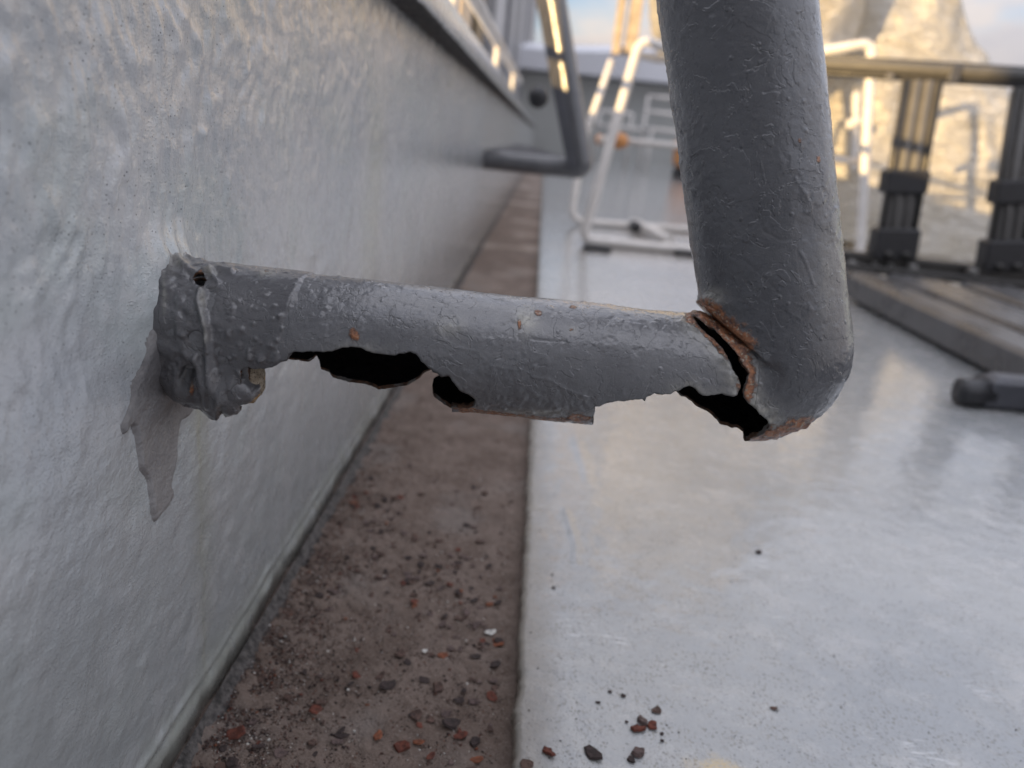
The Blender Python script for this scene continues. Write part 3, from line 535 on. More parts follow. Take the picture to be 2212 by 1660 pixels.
# paint-clogged collar at the wall
def collar():
    us = np.linspace(XW-0.001, XW+0.0525, 118); nth = 330; th = np.linspace(0, 2*math.pi, nth, endpoint=False); c = np.stack([us, 0*us+CORN[1], 0*us+CORN[2]], -1)
    # same angular frame as the arm
    a = np.array([1., 0, 0]); b = np.cross(a, PD); b /= np.linalg.norm(b); n = np.cross(b, a); N = np.cos(th)[None, :, None]*b+np.sin(th)[None, :, None]*n+0*c[:, None]
    V = c[:, None]+RA*N; px, py = sight(V); face = (N*(V-CAMP)).sum(-1) < 0; U = (us-XW)[:, None]+0*px
    D = 0.0007+0.0025*fbm(N, 1.6, 3, 4)*np.exp(-(U/0.012)**2)+0.0005*fbm(V, 60, 3, 3)+0.00025*fbm(V, 220, 3, 6)
    end = 0.0462+0.0012*fbm(V*np.array([0, 1, 1]), 90, 3, 2)+0.0035*(N[..., 2]); D = D-0.0013*sstep(-0.0016, 0.0022, U-end)
    down = sstep(-0.35, -0.95, N[..., 2]); D += down*(0.0085*np.exp(-((U-0.017)/0.0135)**4)+0.003*np.exp(-((U-0.033)/0.012)**2))
    D += 0.0040*sstep(0.5, 0.98, N[..., 2])*np.exp(-((U-0.001)/0.005)**2)*(0.7+1.2*fbm(V, 160, 3, 21))
    D += down*0.003*fbm(V, 110, 3, 15)*np.exp(-((U-0.018)/0.016)**2)
    rough_zone = np.exp(-((px-415)/60)**2)*face; D += 0.0021*fbm(V, 95, 3, 50)*np.exp(-((px-425)/75)**2)*face+0.0010*fbm(V, 200, 3, 52)*rough_zone+0.0005*fbm(V, 480, 2, 51)*rough_zone
    blz = sstep(455, 500, px)*sstep(610, 700, py); bb = fbm(V, 330, 2, 60); D += 0.0022*np.maximum(bb-0.16, 0)*blz*face+0.001*np.maximum(bb-0.3, 0)*face
    R = lambda pts, amp, s: amp*np.exp(-(dpoly(px, py, pts)/s)**2)*face
    D += R([(437, 632), (432, 655), (440, 680), (447, 708), (450, 735), (449, 765), (455, 792), (470, 812), (497, 826), (520, 832)], .0024, 7.5)+R([(425, 770), (440, 800), (460, 828), (480, 838)], .0026, 9)+R([(500, 850), (480, 840), (486, 815), (505, 812)], .0018, 6)
    D += R([(392, 650), (384, 690), (390, 735), (408, 770)], .0010, 9)+R([(378, 556), (400, 585), (430, 596), (470, 588), (500, 590)], .0016, 7)+R([(455, 592), (462, 604), (470, 612)], .0014, 5)
    D += R([(520, 858), (543, 838)], .0015, 6)+R([(372, 548), (366, 560), (362, 572)], .0022, 7)
    for x, y, r, a_ in ((408, 650, 4, .0008), (398, 725, 6, .0010), (548, 700, 5, .0006), (552, 668, 4, .0005), (590, 690, 4, .0005), (523, 712, 6, .0009), (600, 735, 5, .0007), (565, 775, 8, .0013), (540, 770, 7, .0012), (600, 770, 7, .0010), (585, 745, 6, .0009), (640, 745, 6, .0006), (517, 745, 5, .0008), (492, 726, 5, .0006), (640, 705, 5, .0005), (500, 690, 5, .0006), (572, 640, 4, .0004)): D += a_*np.exp(-(((px-x)**2+(py-y)**2)/(r*r)))*face
    # pits
    pit = np.exp(-(np.hypot((px-424)/13, (py-729)/13))**6)*face; D -= 0.0034*pit; D -= 0.003*np.exp(-(np.hypot((px-486), (py-833))/7)**2)*face
    pit2 = np.exp(-(np.hypot((px-408)/16, (py-800)/12))**4)*face; D -= 0.003*pit2
    hole = inside(px, py, [(413, 602), (424, 599), (441, 600), (447, 608), (437, 622), (424, 616)]) & face
    V = V+D[..., None]*N
    px2, py2 = sight(V)
    low = K2([(700, 785), (740, 752), (790, 735), (800, 715), (820, 692), (900, 660)]); cutp = K2([(520, 790), (560, 778), (600, 790), (640, 788), (700, 778), (740, 752), (790, 738), (800, 715), (820, 690), (900, 660), (900, 1200), (520, 1200)])
    jx = 2.5*fbm(V, 420, 3, 2)
    cut = (face & inside(px2+jx, py2+jx, cutp)) | (~face & inside(px, py, [(512, 560), (700, 560), (700, 1100), (512, 1100)]) & (N[..., 2] < 0.35)) | hole
    rust = np.zeros(px.shape); B = lambda x, y, rx, ry, a=1.0: a*np.exp(-(((px-x)/rx)**2+((py-y)/ry)**2))*face
    rust = np.maximum.reduce([B(425, 812, 6, 8, .7), B(578, 588, 10, 4, .55), B(437, 600, 10, 5, .4)])
    pale = np.maximum.reduce([B(392, 572, 18, 12, .8), B(372, 570, 8, 22, .8), B(440, 650, 5, 22, .8), B(575, 592, 18, 8, .7), B(357, 640, 4, 40, .6), B(425, 738, 9, 8, 1), B(455, 596, 14, 7, .7), R([(437, 632), (447, 708), (450, 735)], .5, 4)])
    near_black = np.maximum.reduce([0.6*pit2, 0.7*B(486, 833, 6, 6), 0.7*B(410, 728, 4, 8), B(415, 838, 24, 9, .5)])  # near-black in the pits and along the collar's lower rim
    W = np.stack([rust, pale, np.clip(near_black, 0, 1)], -1).reshape(-1, 3); F = gridF(len(us), nth, True); F = biggest(F[~(cut.reshape(-1)[F].sum(1) >= 2)], px.size); Vf, _ = bsmooth(V.reshape(-1, 3), F, 2)
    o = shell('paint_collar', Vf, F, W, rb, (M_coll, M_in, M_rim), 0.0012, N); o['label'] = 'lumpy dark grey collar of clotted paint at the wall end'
collar()
def lump(name, parent, mats, c, r, seed, amp=0.25, sc=1.0, seg=28):
    th = np.linspace(0, math.pi, seg); ph = np.linspace(0, 2*math.pi, seg*2, endpoint=False); T, Pp = np.meshgrid(th, ph, indexing='ij'); N = np.stack([np.sin(T)*np.cos(Pp), np.sin(T)*np.sin(Pp), np.cos(T)], -1)
    k = 1+amp*fbm(N+seed, 1.6*sc, 4); V = np.array(c)+N*np.array(r)*k[..., None]; me = mesh(name, V.reshape(-1, 3), gridF(seg, seg*2, True)); attr(me, 'wear', np.zeros((len(me.vertices), 3), np.float32)); return link(name, me, parent, mats)
def m_putty():
    b = NB('old_tan_putty'); n = b.noise(500, 5, 0.7); c = b.mix(b.ramp(n, 0.3, 0.7, 0, 1), (0.30, 0.24, 0.17), (0.52, 0.44, 0.34)); c = b.mix(b.ramp(b.noise(1600, 3), 0.55, 0.68, 0, 1), c, (0.06, 0.04, 0.03)); c = b.mix(b.ramp(b.noise(200, 3), 0.58, 0.66, 0, .8), c, (0.5, 0.28, 0.1)); return b.fin(c, 0.85, b.bump(n, 0.0012), 0.3)
M_putty = m_putty()
pc = CAMP+ray(538, 820)*0.266; lump('putty_lump', rb, (M_putty,), pc, (0.0052, 0.006, 0.0085), 3, 0.22)['label'] = 'flaking tan putty under the collar'
pc = CAMP+ray(502, 838)*0.2635; lump('paint_drip', rb, (M_coll,), pc, (0.0092, 0.0066, 0.0062), 11, 0.14)

# second bracket along the coaming
fb = empty('handrail_bracket', (0.0, 1.72, H-0.08)); tag(fb, 'blurred grey pipe bracket further along the coaming, its post half lit by the sun', 'pipe bracket')
c2_ = on_y(1258, 366, 1.72); build_bracket(c2_, False, fb)
GZ2 = c2_[2]+0.021
gv = [(XW+0.004, 1.735, c2_[2]+0.021), (c2_[0]-0.03, 1.735, c2_[2]+0.021), (XW+0.075, 1.735, c2_[2]+0.040), (XW+0.004, 1.745, c2_[2]+0.021), (c2_[0]-0.03, 1.745, c2_[2]+0.021), (XW+0.075, 1.745, c2_[2]+0.040)]
link('gusset', mesh('gusset', gv, [[0, 1, 2], [5, 4, 3], [0, 3, 4, 1], [1, 4, 5, 2], [2, 5, 3, 0]], False), fb, (M_panel,))
bt = on_y(1170, 0, 1.68); bb0 = on_y(1238, 368, 1.68); ax = Vector(bt-bb0); ln = ax.length; ax.normalize(); sx_ = Vector((0, 1, 0)).cross(ax).normalized(); R_ = Matrix((sx_, Vector((0, 1, 0)), ax)).transposed(); cc_ = Vector(bb0)+ax*(ln/2+.15)
box('flat_bar', fb, (M_dgrey,), cc_.x, cc_.y, cc_.z, 0.022, 0.008, ln+.3, 0.002, R_)
kb = on_y(1163, 210, 1.28); k_ = lump('rubber_knob', None, (M_blk,), kb, (0.016, 0.016, 0.017), 5, 0.06, seg=14); tag(k_, 'round black rubber knob hanging left of the far bracket post', 'knob')
#__BACK__

# ============================================================ UNSEEN SHADE WALLS ADDED LEFT AND BEHIND TO CUT SUN AND SKY LIGHT
dh = empty('deckhouse', (-2, -1.2, 0)); tag(dh, 'added grey shade walls standing unseen behind the camera and to the left', 'deckhouse')
box('side_shade_wall', dh, (M_shade,), -2.03, -3.0, 1.2, 0.06, 3.8, 2.5, 0.01)  # added to keep the low sun off the near things
box('rear_shade_wall', dh, (M_shade,), -0.55, -1.13, 1.2, 2.89, 0.06, 2.5, 0.01)  # added behind the camera to darken the post's near side
lh = empty('low_shade_box', (-2.6, 2, 0)); tag(lh, 'low grey shade box added out of sight beyond the coaming', 'shade box')
box('cover', lh, (M_shade,), -2.55, 1.95, (H+.28)/2, 1.1, 6.1, H+.28, 0.01)  # added, its height set for the shadow line on the tubes beyond
ah = empty('deckhouse', (-2.6, 9, 0)); tag(ah, 'taller grey shade block added out of sight beyond the low box', 'deckhouse')
box('wall', ah, (M_shade,), -2.55, 9.6, 1.2, 1.1, 9, 2.4, 0.01)  # added to keep the sun off the far wall and chairs

# ============================================================ THINGS ALONG THE COAMING TOP
ZF = ZT+0.0285
rp = empty('ribbed_panel', (-0.5, 6, 0)); tag(rp, 'tall grey ribbed metal wall left of the far bracket, beyond the coaming', 'panel')
y_ = 5.4; i = 0
rr = random.Random(4)
while y_ < 17:
    w = rr.choice((0.35, 0.55, 0.8, 1.0)); off = rr.choice((0, 0.03, 0.05)); box('slat', rp, (M_panel2 if i % 4 == 2 else M_panel if i % 3 else M_dgrey,), -0.52+off, y_+w/2, 1.6, 0.06, w-0.04, 3.2, 0.012); y_ += w; i += 1
box('back_sheet', rp, (M_dgrey,), -0.60, 11.2, 1.58, 0.04, 11.6, 3.1, 0.004)
gr = empty('grab_rail', (-0.115, 1.0, ZF)); tag(gr, 'white round grab rail running along the coaming top beside the ribbed panel', 'rail')
tube('rail', gr, (M_white,), [(-0.118, 0.8, H+.168), (-0.118, 3.2, H+.195)], 0.0105)
for yy in (0.95, 1.75, 2.6): tube('rail_post', gr, (M_white,), [(-0.118, yy, ZF-.001), (-0.118, yy, H+.17+.011*(yy-.8))], 0.007)
cb = empty('storage_box', (-0.6, 3.0, H+0.1)); tag(cb, 'tan boxes stacked behind the grab rail, sunlit, at the top left', 'box')
box('lower_crate', cb, (M_cream,), -0.72, 3.0, ZF+0.16, 0.8, 0.35, 0.32, 0.01); box('gap_board', cb, (M_dgrey,), -0.72, 3.0, ZF+0.336, 0.74, 0.31, 0.03, 0.004); box('upper_crate', cb, (M_ochre,), -0.72, 3.0, ZF+0.55, 0.8, 0.35, 0.395, 0.01)

# ============================================================ WHITE TUBULAR CHAIR FRAME
ch = empty('folding_chair', (0.5, 2.1, 0)); tag(ch, 'upturned white tubular chair frame on the deck between the near post and the far bracket', 'chair')
r1 = 0.012
def fr(pts, name, r=r1, rad=0.05): return tube(name, ch, (M_white,), pts, r, rad, 12)
A0 = on_z(1258, 518, r1); A1 = on_z(1856, 575, r1); TL = on_y(1383, 86, 2.02); TR = on_y(1884, 92, 2.12)
fr([tuple(on_y(1560, 140, 2.05)), tuple(TL), tuple(A0), tuple(A1*np.array([1, 1, 1])), tuple(TR), tuple(on_y(1740, 118, 2.1))], 'front_frame', r1, 0.03)
B0 = on_z(1232, 478, r1); B1 = on_z(1840, 520, r1); mid = on_y(1322, 130, 2.5); 
fr([tuple(mid), tuple(on_y(1262, 300, 2.5)), tuple(B0), tuple(B1), tuple(on_y(1850, 200, 2.6))], 'rear_frame', 0.011)
fr([tuple(on_z(1370, 482, .02)), tuple(on_z(1446, 520, .02))], 'floor_brace', 0.016)
J0 = on_y(1296, 302, 2.3); J1 = on_y(1328, 303, 2.02)
fr([tuple(J1), tuple(on_y(1860, 350, 2.1))], 'cross_bar', 0.008)
fr([tuple(J0), tuple(J1)], 'link_bar', 0.009)
for q, rr_ in ((J0, .018), (J1+np.array([.012, 0, 0]), .027), (on_y(1857, 262, 2.1), .0)):
    if rr_: 
        o = lump('orange_cap', None, (M_orange,), q, (rr_*.8, rr_*.8, rr_*.75), 2, 0.05, seg=10); o.parent = ch; o.matrix_parent_inverse = ch.matrix_world.inverted()
box('shadow_block', ch, (M_blk,), *(on_z(1372, 490, .03)), 0.03, 0.06, 0.03, 0.008)  # black block standing in for the dark shadow at the brace end
box('floor_cap', ch, (M_blk,), *(on_z(1290, 535, .006)), 0.07, 0.03, 0.012, 0.003)
box('floor_cap', ch, (M_blk,), *(on_z(1500, 548, .006)), 0.1, 0.03, 0.012, 0.003)
fr([tuple(on_y(1862, 262, 2.11)), tuple(on_y(1835, 268, 2.09))], 'hinge_stub', 0.011)

# ============================================================ FOLDED LOUNGER FRAME ON THE RIGHT
YF = 1.68
lo = empty('folded_lounger', (0.85, YF, 0)); tag(lo, 'folded aluminium lounger, its slatted bed flat on the deck and ribbed back frame upright', 'lounger')
sx = [(0.640, 0.708), (0.742, 0.856), (0.897, 1.010), (1.051, 1.164), (1.205, 1.32), (1.36, 1.47)]
for i, (a, c) in enumerate(sx):
    w = c-a; n = 9 if i else 6; pr = []
    xsn = np.linspace(a, c, n*2); P = []
    for k, xx in enumerate(xsn): P.append((xx, 0.052+(0.0016 if (k//2) % 2 else -0.0012)-(0.006 if k in (0, n*2-1) else 0)))
    P = [(a, 0.008)]+P+[(c, 0.008)]; m = len(P); V = [(x_, -0.4, z_) for x_, z_ in P]+[(x_, 1.63, z_) for x_, z_ in P]; F = [[k, k+1, m+k+1, m+k] for k in range(m-1)]+[[m-1, 0, m, 2*m-1], list(range(m-1, -1, -1)), list(range(m, 2*m))]
    link('slat', mesh('slat', V, F, False), lo, (M_slat,))
for yy in (0.2, 1.1, 1.6): box('cross_bearer', lo, (M_alud,), 1.09, yy, 0.004, 0.80, 0.035, 0.0076, 0.001)
R2 = Matrix.Rotation(0.012, 3, 'Y')
z_l = H-0.187
box('lower_rail', lo, (M_alud,), 1.06, YF, z_l+.004, 0.86, 0.035, 0.036, 0.004)
box('hinge_strip', lo, (M_alud,), 1.06, YF-0.035, 0.055, 0.86, 0.03, 0.016, 0.003)
for bx in (1844, 1976, 2106): 
    p = on_y(bx, 572+(bx-1844)*.065, YF-.045); V, F = tubeg([p, p+np.array([0, .02, 0])], 0.0085, 12); link('bolt', mesh('bolt', V, F), lo, (M_alu,))
for bx, by in ((1892, 573), (1926, 576)):
    p = on_y(bx, by, YF-.04); V, F = tubeg([p, p+np.array([0, .02, 0])], 0.006, 10); link('bolt', mesh('bolt', V, F), lo, (M_alud,))
tz0, tz1 = on_y(1770, 142, YF), on_y(2212, 164, YF); tz0[0] -= 0.1; 
s_ = (tz1[2]-tz0[2])/(tz1[0]-tz0[0]); e1 = np.array([1.55, YF, tz1[2]+s_*(1.55-tz1[0])])
tr_ = tube('top_rail', lo, (M_rail,), [tuple(tz0), tuple(e1)], 0.0135); tube('rail_gasket', lo, (M_blk,), [tuple(tz0-np.array([0, .0, .017])), tuple(e1-np.array([0, 0, .017]))], 0.006); tube('rail_gasket', lo, (M_alud,), [tuple(tz0+np.array([0, .0, .0135])), tuple(e1+np.array([0, 0, .0135]))], 0.004)
q = on_y(2056, 160, YF); box('rail_clamp', lo, (M_dgrey,), *q, 0.022, 0.034, 0.036, 0.003)
q = on_y(1922, 166, YF-.02); box('rail_clip', lo, (M_alu,), *q, 0.014, 0.012, 0.012, 0.002)
def upright(xt, xb):
    T, B_ = on_y(xt, 186+(xt-1987)*.1, YF), on_y(xb, 545+(xb-1928)*.1, YF)
    T = np.array([T[0], YF, tz0[2]+s_*(T[0]-tz0[0])-.02]); B_ = np.array([B_[0], YF, z_l+.02])
    ax = Vector(T-B_); ln = ax.length; ax.normalize(); sx_ = Vector((0, 1, 0)).cross(ax).normalized(); R = Matrix((sx_, Vector((0, 1, 0)), ax)).transposed(); c = (T+B_)/2
    up = box('upright', lo, (M_alu,), *c, 0.072, 0.016, ln, 0.004, R)
    for k in (-0.034, -0.012, 0.012, 0.034):
        o_ = Vector(c)+sx_*k-Vector((0, .012, 0)); V, F = tubeg([o_-ax*ln/2, o_+ax*ln/2], 0.0055, 10); link('upright_rib', mesh('upright_rib', V, F), up, (M_alu if abs(k) < .02 else M_alud,))
    for f, hgt in ((0.44, 0.05), (0.075, 0.068)):
        p = Vector(B_)+ax*ln*f; box('clamp_block', lo, (M_blk,), *p, 0.086 if f > .2 else 0.09, 0.044, hgt, 0.005, R)
    for k in (-.018, .018):
        p = Vector(B_)+ax*.006+sx_*k; V, F = tubeg([p-Vector((0, .032, 0)), p], 0.0075, 10); link('bolt', mesh('bolt', V, F), lo, (M_alud,))
upright(1987, 1928); upright(2222, 2165); upright(2460, 2405)

# grey foot of something nearer, lying on the deck at the right edge
fo = empty('stand_foot', (0.62, 0.87, 0)); tag(fo, 'dark grey box section foot with a round black cap, lying at the right edge', 'foot')
f0 = on_z(2118, 884, 0.0); R = Matrix.Rotation(0.06, 3, 'Z'); 
V, F = boxg(0, 0, 0, 0.5, 0.036, 0.0385, 0.006); V = [(x_+(0.006*(0.0193-z_)/-0.0193 if x_ < 0 else 0), y_, z_) for x_, y_, z_ in V]
V = [tuple(R @ Vector(v)+Vector((f0[0]+0.258, f0[1]+0.03, 0.0195))) for v in V]; link('box_section', mesh('box_section', V, F, False), fo, (M_dgrey,))
V, F = tubeg([Vector((f0[0]-0.026, f0[1]+0.008, 0.0165)), Vector((f0[0]-0.022, f0[1]+0.008, 0.0165)), Vector((f0[0]+0.012, f0[1]+0.012, 0.0165))], 0.0158, 20); link('end_cap', mesh('end_cap', V, F), fo, (M_blk,))
box('cap_collar', fo, (M_blk,), f0[0]+0.004, f0[1]+0.018, 0.0175, 0.016, 0.03, 0.034, 0.006, R)

# ============================================================ PLASTIC-WRAPPED STACK
def bundle(name, rows, yc, label, cat, seed, nth=260, nz=180, fold=0.042):
    rows = np.array(rows); zz = np.linspace(rows[0, 0], rows[-1, 0], nz); xl = np.interp(zz, rows[:, 0], rows[:, 1]); xr = np.interp(zz, rows[:, 0], rows[:, 2]); dp = np.interp(zz, rows[:, 0], rows[:, 3])
    th = np.linspace(0, 2*math.pi, nth, endpoint=False); cx = (xl+xr)/2; hx = (xr-xl)/2; c, s = np.cos(th), np.sin(th); e = 0.5
    X = cx[:, None]+hx[:, None]*np.sign(c)*np.abs(c)**e; Y = yc+dp[:, None]*np.sign(s)*np.abs(s)**e; Z = zz[:, None]+0*X; P = np.stack([X, Y, Z], -1)
    q = P.copy(); q[..., 0] += 0.5*q[..., 2]; q = q+0.12*np.stack([fbm(P, 2.5, 2, seed), fbm(P, 2.5, 2, seed+9), fbm(P, 2.5, 2, seed+19)], -1)
    f = 1-2*np.abs(fbm(q*np.array([1, 1, .6]), 3.6, 2, seed)); f2 = 1-2*np.abs(fbm(q*np.array([1, 1, .7]), 17, 3, seed+3))
    N = np.stack([c*1.0+0*X, s+0*X, 0*X], -1); P = P+N*(fold*(f-0.5)+0.12*fold*(f2-0.5))[..., None]; P[..., 2] = np.maximum(P[..., 2]+0.04*fbm(P, 5, 2, 4), 0.002)
    V = np.concatenate([P.reshape(-1, 3), [[cx[0], yc, zz[0]], [cx[-1], yc, zz[-1]]]]); F = gridF(nz, nth, True)
    tris = [[nz*nth, j, (j+1) % nth, (j+1) % nth] for j in range(0)]; me_f = [list(map(int, f_)) for f_ in F]+[[nz*nth, (j+1) % nth, j] for j in range(nth)]+[[nz*nth+1, (nz-1)*nth+j, (nz-1)*nth+(j+1) % nth] for j in range(nth)]
    o = link(name, mesh(name, V, me_f), None, (M_sheet,)); tag(o, label, cat); return o
bundle('plastic_sheet', [(0.003, .98, 1.70, .34), (.12, .96, 1.74, .34), (.30, .95, 1.70, .33), (.46, .95, 1.56, .32), (.60, .93, 1.45, .31), (.72, .93, 1.35, .30), (.85, .93, 1.24, .28), (1.05, .93, 1.12, .24), (1.3, .93, 1.06, .18)], 2.98, 'crumpled clear plastic sheet wrapped round a stack behind the lounger frame, glowing in low sun', 'plastic sheet', 3)
wr = bundle('wrapped_bundle', [(.50, .52, .80, .12), (.55, .34, .90, .22), (.70, .31, .92, .25), (.95, .32, .92, .25), (1.3, .36, .9, .22)], 2.72, 'pale plastic wrapped bundle held above the white chair frame, partly behind the near post', 'bundle', 41, 110, 70, 0.04)
bd = empty('board_pair', (0.25, 2.55, H+.27)); tag(bd, 'two narrow tan boards hanging at the left edge of the wrapped bundle', 'board')
p = on_y(1337, 60, 2.5); box('board', bd, (M_ochre,), p[0], 2.5, H+.2535+.4, 0.022, 0.05, 0.8, 0.003)
p = on_y(1368, 60, 2.5); box('board', bd, (M_ochre,), p[0], 2.5, H+.262+.4, 0.034, 0.05, 0.8, 0.003)
tube('hanging_strut', bd, (M_white,), [(p[0]-.025, 2.53, H+.27), (0.33, 2.66, H+.27), (.72, 2.62, H+.3)], 0.012)

# ============================================================ FAR END OF THE DECK
fw = empty('far_deckhouse', (3, 13, 0)); tag(fw, 'long low grey deckhouse across the far end of the deck with a pale canopy roof', 'deckhouse')
box('wall', fw, (M_fwall,), 2.5, 13.2, 0.58, 13, 0.4, 1.25, 0.02)
cv = []; cf = []; nx = 40
for i in range(nx+1):
    xx = -4+13*i/nx; top = 1.72+0.12*math.sin((xx-1)*1.1)-0.02*xx; cv += [(xx, 12.6, 1.22), (xx, 12.55, top-0.12), (xx, 12.9, top), (xx, 14.5, top), (xx, 14.5, 1.22)]
for i in range(nx):
    for k in range(5): cf.append([i*5+k, i*5+(k+1) % 5, i*5+5+(k+1) % 5, i*5+5+k])
link('canopy', mesh('canopy', cv, cf, False), fw, (M_fwhite,))
ce = empty('cream_deckhouse', (3.6, 6.4, 0)); tag(ce, 'small sunlit cream deckhouse at the right edge behind the plastic sheet', 'deckhouse')
Rz_ = Matrix.Rotation(-0.6, 3, 'Z'); box('wall', ce, (M_cream,), 4.0, 6.75, 0.36, 1.5, 1.2, 0.72, 0.02, Rz_); box('roof', ce, (M_fwhite,), 4.0, 6.75, 0.742, 1.56, 1.26, 0.04, 0.01, Rz_)
def garden_chair(x, y, rz, hb, label):
    c = empty('deck_chair', (x, y, 0), rz); tag(c, label, 'chair', 'white chairs at the far end of the deck')
    r = 0.016
    def tb(n, pts, rr=r): 
        V, F = tubeg(pts, rr, 8); link(n, mesh(n, V, F), None, (M_white,)).parent = c
    for sx_ in (-.21, .21):
        tb('leg', [(sx_, -.2, 0), (sx_, -.2, .44)]); tb('leg', [(sx_, .2, 0), (sx_, .2, hb)])
    tb('back_rail', [(-.21, .2, hb), (.21, .2, hb)]); tb('back_rail', [(-.21, .2, hb-.16), (.21, .2, hb-.16)])
    V, F = boxg(0, 0, .45, .46, .44, .03, .008); link('seat', mesh('seat', V, F, False), None, (M_white,)).parent = c
P_ = on_z(1390, 366); garden_chair(P_[0]+.1, 9.0, 0.1, .80, 'white chair with an open back, left one seen under the plastic bundle')
garden_chair(P_[0]+.72, 8.8, -0.2, .62, 'white chair with a low back, right one beside the near post')
garden_chair(P_[0]-.35, 9.6, 0.3, .62, 'white chair with a low back seen through the tubular frame, furthest left')
bb_ = on_y(1470, 330, 8.0); ob = empty('cushion_box', (bb_[0], 8, 0)); tag(ob, 'orange tan storage tub on the far deck half hidden by the near post', 'tub')
V, F = boxg(bb_[0]+.1, 8.0, 0.2, 0.30, 0.3, 0.22, 0.05); link('tub_body', mesh('tub_body', V, F, False), ob, (M_orange,)); V, F = boxg(bb_[0]+.1, 8.0, 0.33, 0.33, 0.33, 0.035, 0.012); link('tub_lid', mesh('tub_lid', V, F, False), ob, (M_orange,)); V, F = boxg(bb_[0]+.1, 8.0, 0.045, 0.26, 0.26, 0.088, 0.01); link('tub_base', mesh('tub_base', V, F, False), ob, (M_blk,))

# ============================================================ RUST FLAKES, GRIT, CHIPS
rg = random.Random(12)
def flake_mesh(seed, thick):
    r = random.Random(seed); n = r.randint(7, 10); a0 = r.random()*6; ring = []
    for k in range(n):
        a = a0+2*math.pi*k/n; rr_ = r.uniform(.62, 1.05); ring.append((math.cos(a)*rr_, math.sin(a)*rr_*r.uniform(.75, 1)))
    V = [(x_, y_, 0.18*x_*x_+thick*r.uniform(-.2, .2)) for x_, y_ in ring]+[(x_*.82, y_*.82, thick+0.16*x_*x_+thick*r.uniform(-.3, .3)) for x_, y_ in ring]+[(r.uniform(-.1, .1), r.uniform(-.1, .1), thick*1.15), (0, 0, -thick*.2)]
    F = []
    for k in range(n):
        j = (k+1) % n; F += [[k, j, n+j, n+k], [n+k, n+j, 2*n], [j, k, 2*n+1]]
    return mesh('flake', V, F, False)
protos = []
for mi_, m in enumerate(M_flake):
    for s in range(3):
        me = flake_mesh(mi_*7+s, (0.07, 0.13, 0.3)[s]); me.materials.append(m); protos.append((mi_, me))
def put(name, me, x, y, z, s, rz, tilt=0.2, parent=None):
    o = bpy.data.objects.new(name, me); COL.objects.link(o); o.location = (x, y, z); o.scale = (s, s*rg.uniform(.7, 1), s*rg.uniform(.8, 1.2)); o.rotation_euler = (rg.uniform(-tilt, tilt), rg.uniform(-tilt, tilt), rz); return o
W_ = [5, 7, 2.5, 1, 8, 0]
cnt = 0
for i in range(300):
    for _ in range(50):
        y = 0.20+abs(rg.gauss(0, .19)); u = rg.random(); x = XW+0.015+(XG-XW-0.025)*(u**0.75)
        if rg.random() < 0.25+0.75*max(0, math.sin(y*22+x*30)): break
    mi_ = rg.choices(range(6), W_)[0]; me = protos[mi_*3+rg.choices((0, 1, 2), (6, 3, 1))[0]][1]
    s = rg.choice((.0016, .0022, .0029, .0038))*rg.uniform(.8, 1.15)*(1 if y < .5 else .9)
    o = put('rust_flake', me, x, y, GZ+0.0011, s, rg.uniform(0, 6.3), 0.25)
    colr = ('blackish', 'brown', 'dark red', 'orange', 'mauve grey', 'white')[mi_]; sz_ = 'tiny' if s < .0019 else 'small' if s < .0026 else 'broad' if s < .0034 else 'large'
    zone = 'against the coaming foot' if x < -.09 else 'off the coaming foot' if x < -.07 else 'left of the gutter middle' if x < -.05 else 'in the gutter middle' if x < -.035 else 'right of the gutter middle' if x < -.016 else 'off the deck edge' if x < -.004 else 'against the deck edge'
    far_ = 'at the picture bottom' if y < .225 else 'just above the picture bottom' if y < .25 else 'nearest the camera' if y < .28 else 'a hand along' if y < .32 else 'level with the smear' if y < .37 else 'nearing the pipe' if y < .43 else 'below the holed pipe' if y < .52 else 'far along, past the pipe'
    tag(o, '%s %s rust flake %s, %s' % (sz_, colr, zone, far_), 'rust flake', 'rust flakes lying in the gutter')
for px_, py_, s, lab in ((1060, 1365, .0036, 'oval white paint chip lying in the gutter near its deck side'), (918, 1405, .0017, 'small round white chip in the middle of the gutter')):
    p = on_z(px_, py_, GZ+.002); tag(put('paint_chip', protos[15][1], p[0], p[1], GZ+.0016, s, .4, .1), lab, 'paint chip')
for px_, py_, s, mi_, lab in ((510, 1580, .0052, 2, 'large red rust flake in the gutter near the coaming foot'), (455, 1580, .003, 3, 'bright orange rust crumb touching the coaming foot'), (895, 1298, .0034, 2, 'dark red rust lump in the middle of the gutter'), (815, 1588, .0038, 3, 'pair of orange rust flakes at the bottom of the gutter'), (975, 1562, .0052, 0, 'dark flat rust flake near the deck side of the gutter bottom'), (835, 1478, .0052, 0, 'black rust flake in the gutter left of a rust crumb'), (865, 1410, .0044, 1, 'raised brown rust flake with an orange edge in the gutter'), (1030, 1640, .0034, 3, 'orange curled flake in the bottom corner of the gutter'), (905, 1600, .003, 3, 'small orange red flake between two dark ones')):
    p = on_z(px_, py_, GZ+.002); tag(put('rust_flake', protos[mi_*3+1][1], p[0], p[1], GZ+.0012, s, rg.uniform(0, 6), .25), lab, 'rust flake')
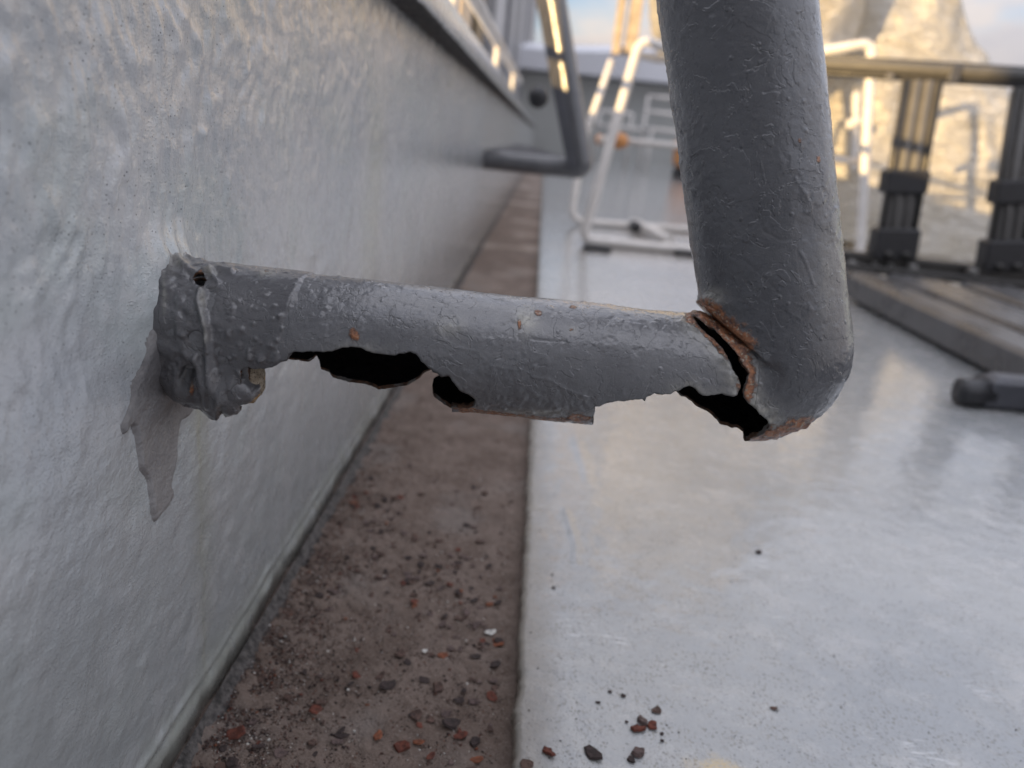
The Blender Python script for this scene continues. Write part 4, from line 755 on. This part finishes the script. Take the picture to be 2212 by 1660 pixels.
# loose grit, too fine to count
def grit(n, fx, rng, mats, name, parent=None):
    base = np.array([(1, 0, 0), (-1, 0, 0), (0, 1, 0), (0, -1, 0), (0, 0, 1), (0, 0, -1)], float); fc = np.array([(0, 2, 4), (2, 1, 4), (1, 3, 4), (3, 0, 4), (2, 0, 5), (1, 2, 5), (3, 1, 5), (0, 3, 5)])
    Cn, sz = fx(n, rng); V = Cn[:, None]+base[None]*(sz[:, None, None]*rng.uniform(.5, 1.1, (n, 6, 1)))*np.array([1, 1, .7]); F = (np.arange(n)[:, None, None]*6+fc[None]).reshape(-1, 3)
    me = mesh(name, V.reshape(-1, 3), F.astype(np.int32), False)
    for m in mats: me.materials.append(m)
    me.polygons.foreach_set('material_index', np.repeat(rng.choice(len(mats), n, p=[.4, .3, .12, .03, .1, .05]), 8).astype(np.int32)); o = link(name, me); return o
def gfun(n, r):
    y = 0.20+np.abs(r.normal(0, .22, n)); u = r.random(n); side = r.random(n) < .55; x = np.where(side, XW+0.008+np.abs(r.normal(0, .022, n)), XW+0.01+(XG-XW-0.014)*u); x = np.clip(x, XW+.007, XG-.002); sz = r.uniform(.0002, .00062, n)*(1+1.1*(r.random(n) < .06)); lift = 0.0022*np.exp(-((x-XW)/0.014)**2)*.8
    return np.stack([x, y, GZ+0.0006+lift+0*y], -1), sz
g = grit(26000, gfun, np.random.RandomState(5), M_flake, 'grit'); tag(g, 'fine rust grit spread over the gutter floor', 'grit', kind='stuff')
def dfun(n, r):
    y = 0.2+np.abs(r.normal(0, .22, n)); x = XG+.004+r.random(n)**1.3*.45; return np.stack([x, y, 0*x+.0002], -1), r.uniform(.00012, .00032, n)*(1+1.2*(r.random(n) < .05))
g = grit(4200, dfun, np.random.RandomState(8), [M_flake[0]]*5+[M_flake[5]], 'deck_specks'); tag(g, 'tiny dark specks of dirt scattered over the deck paint', 'grit', kind='stuff')
kc = lambda x, y: ((1300+x/3.687)*.9357, (1500+y/3.687)*.9357)
chips = [((300, 440), .0015, 0, 'small dark brown speck left of the white scuff on the deck'), ((400, 350), .0013, 0, 'tiny black chip above and left of the white scuff on the deck'), ((515, 385), .0018, 0, 'black chip at the left end of the white scuff on the deck'), ((800, 505), .0038, 1, 'oblong brown rust chip above the cluster of three on the deck'),
    ((680, 610), .0038, 4, 'mauve brown rust chip, rear one of the cluster of three'), ((630, 668), .0046, 2, 'reddish rust chip, front left one of the cluster of three'), ((767, 642), .0036, 2, 'round red rust chip, right one of the cluster of three'), ((845, 708), .0013, 0, 'black crumb just right of the cluster of three chips'), ((848, 765), .0013, 0, 'flat black crumb below the crumb beside the cluster of three'),
    ((255, 882), .0052, 0, 'long dark chip with pointed ends at the bottom of the deck'), ((648, 872), .0040, 4, 'angular dark maroon chip at the bottom of the deck'), ((580, 930), .0028, 0, 'small jagged black chip below the angular maroon one'), ((1800, 490), .0024, 1, 'single small brown chip far right of the others on the deck'), ((545, 605), .0011, 0, 'tiny dark crumb left of the cluster of three chips')]
chips = [(kc(*c), s, m, l) for c, s, m, l in chips]+[((1184, 1622), .0042, 2, 'dark red rust lump on the deck beside the gutter edge'), ((1137, 1650), .0042, 1, 'pitted brown rust lump at the gutter edge at the bottom'), ((1196, 1268), .0016, 0, 'small dark chip on the deck edge above the other chips'), ((1640, 1192), .0034, 0, 'lone dark olive crumb on the deck below the pipe elbow'), ((1193, 1240), .001, 0, 'pinhead crumb on the deck edge above a small chip')]
for k, (c, s, m, lab) in enumerate(chips):
    p = on_z(*c, .0012); tag(put('rust_chip', protos[m*3+(2 if k % 3 else 1)][1], p[0], p[1], .0004, s, k*1.3, .12), lab, 'rust chip')
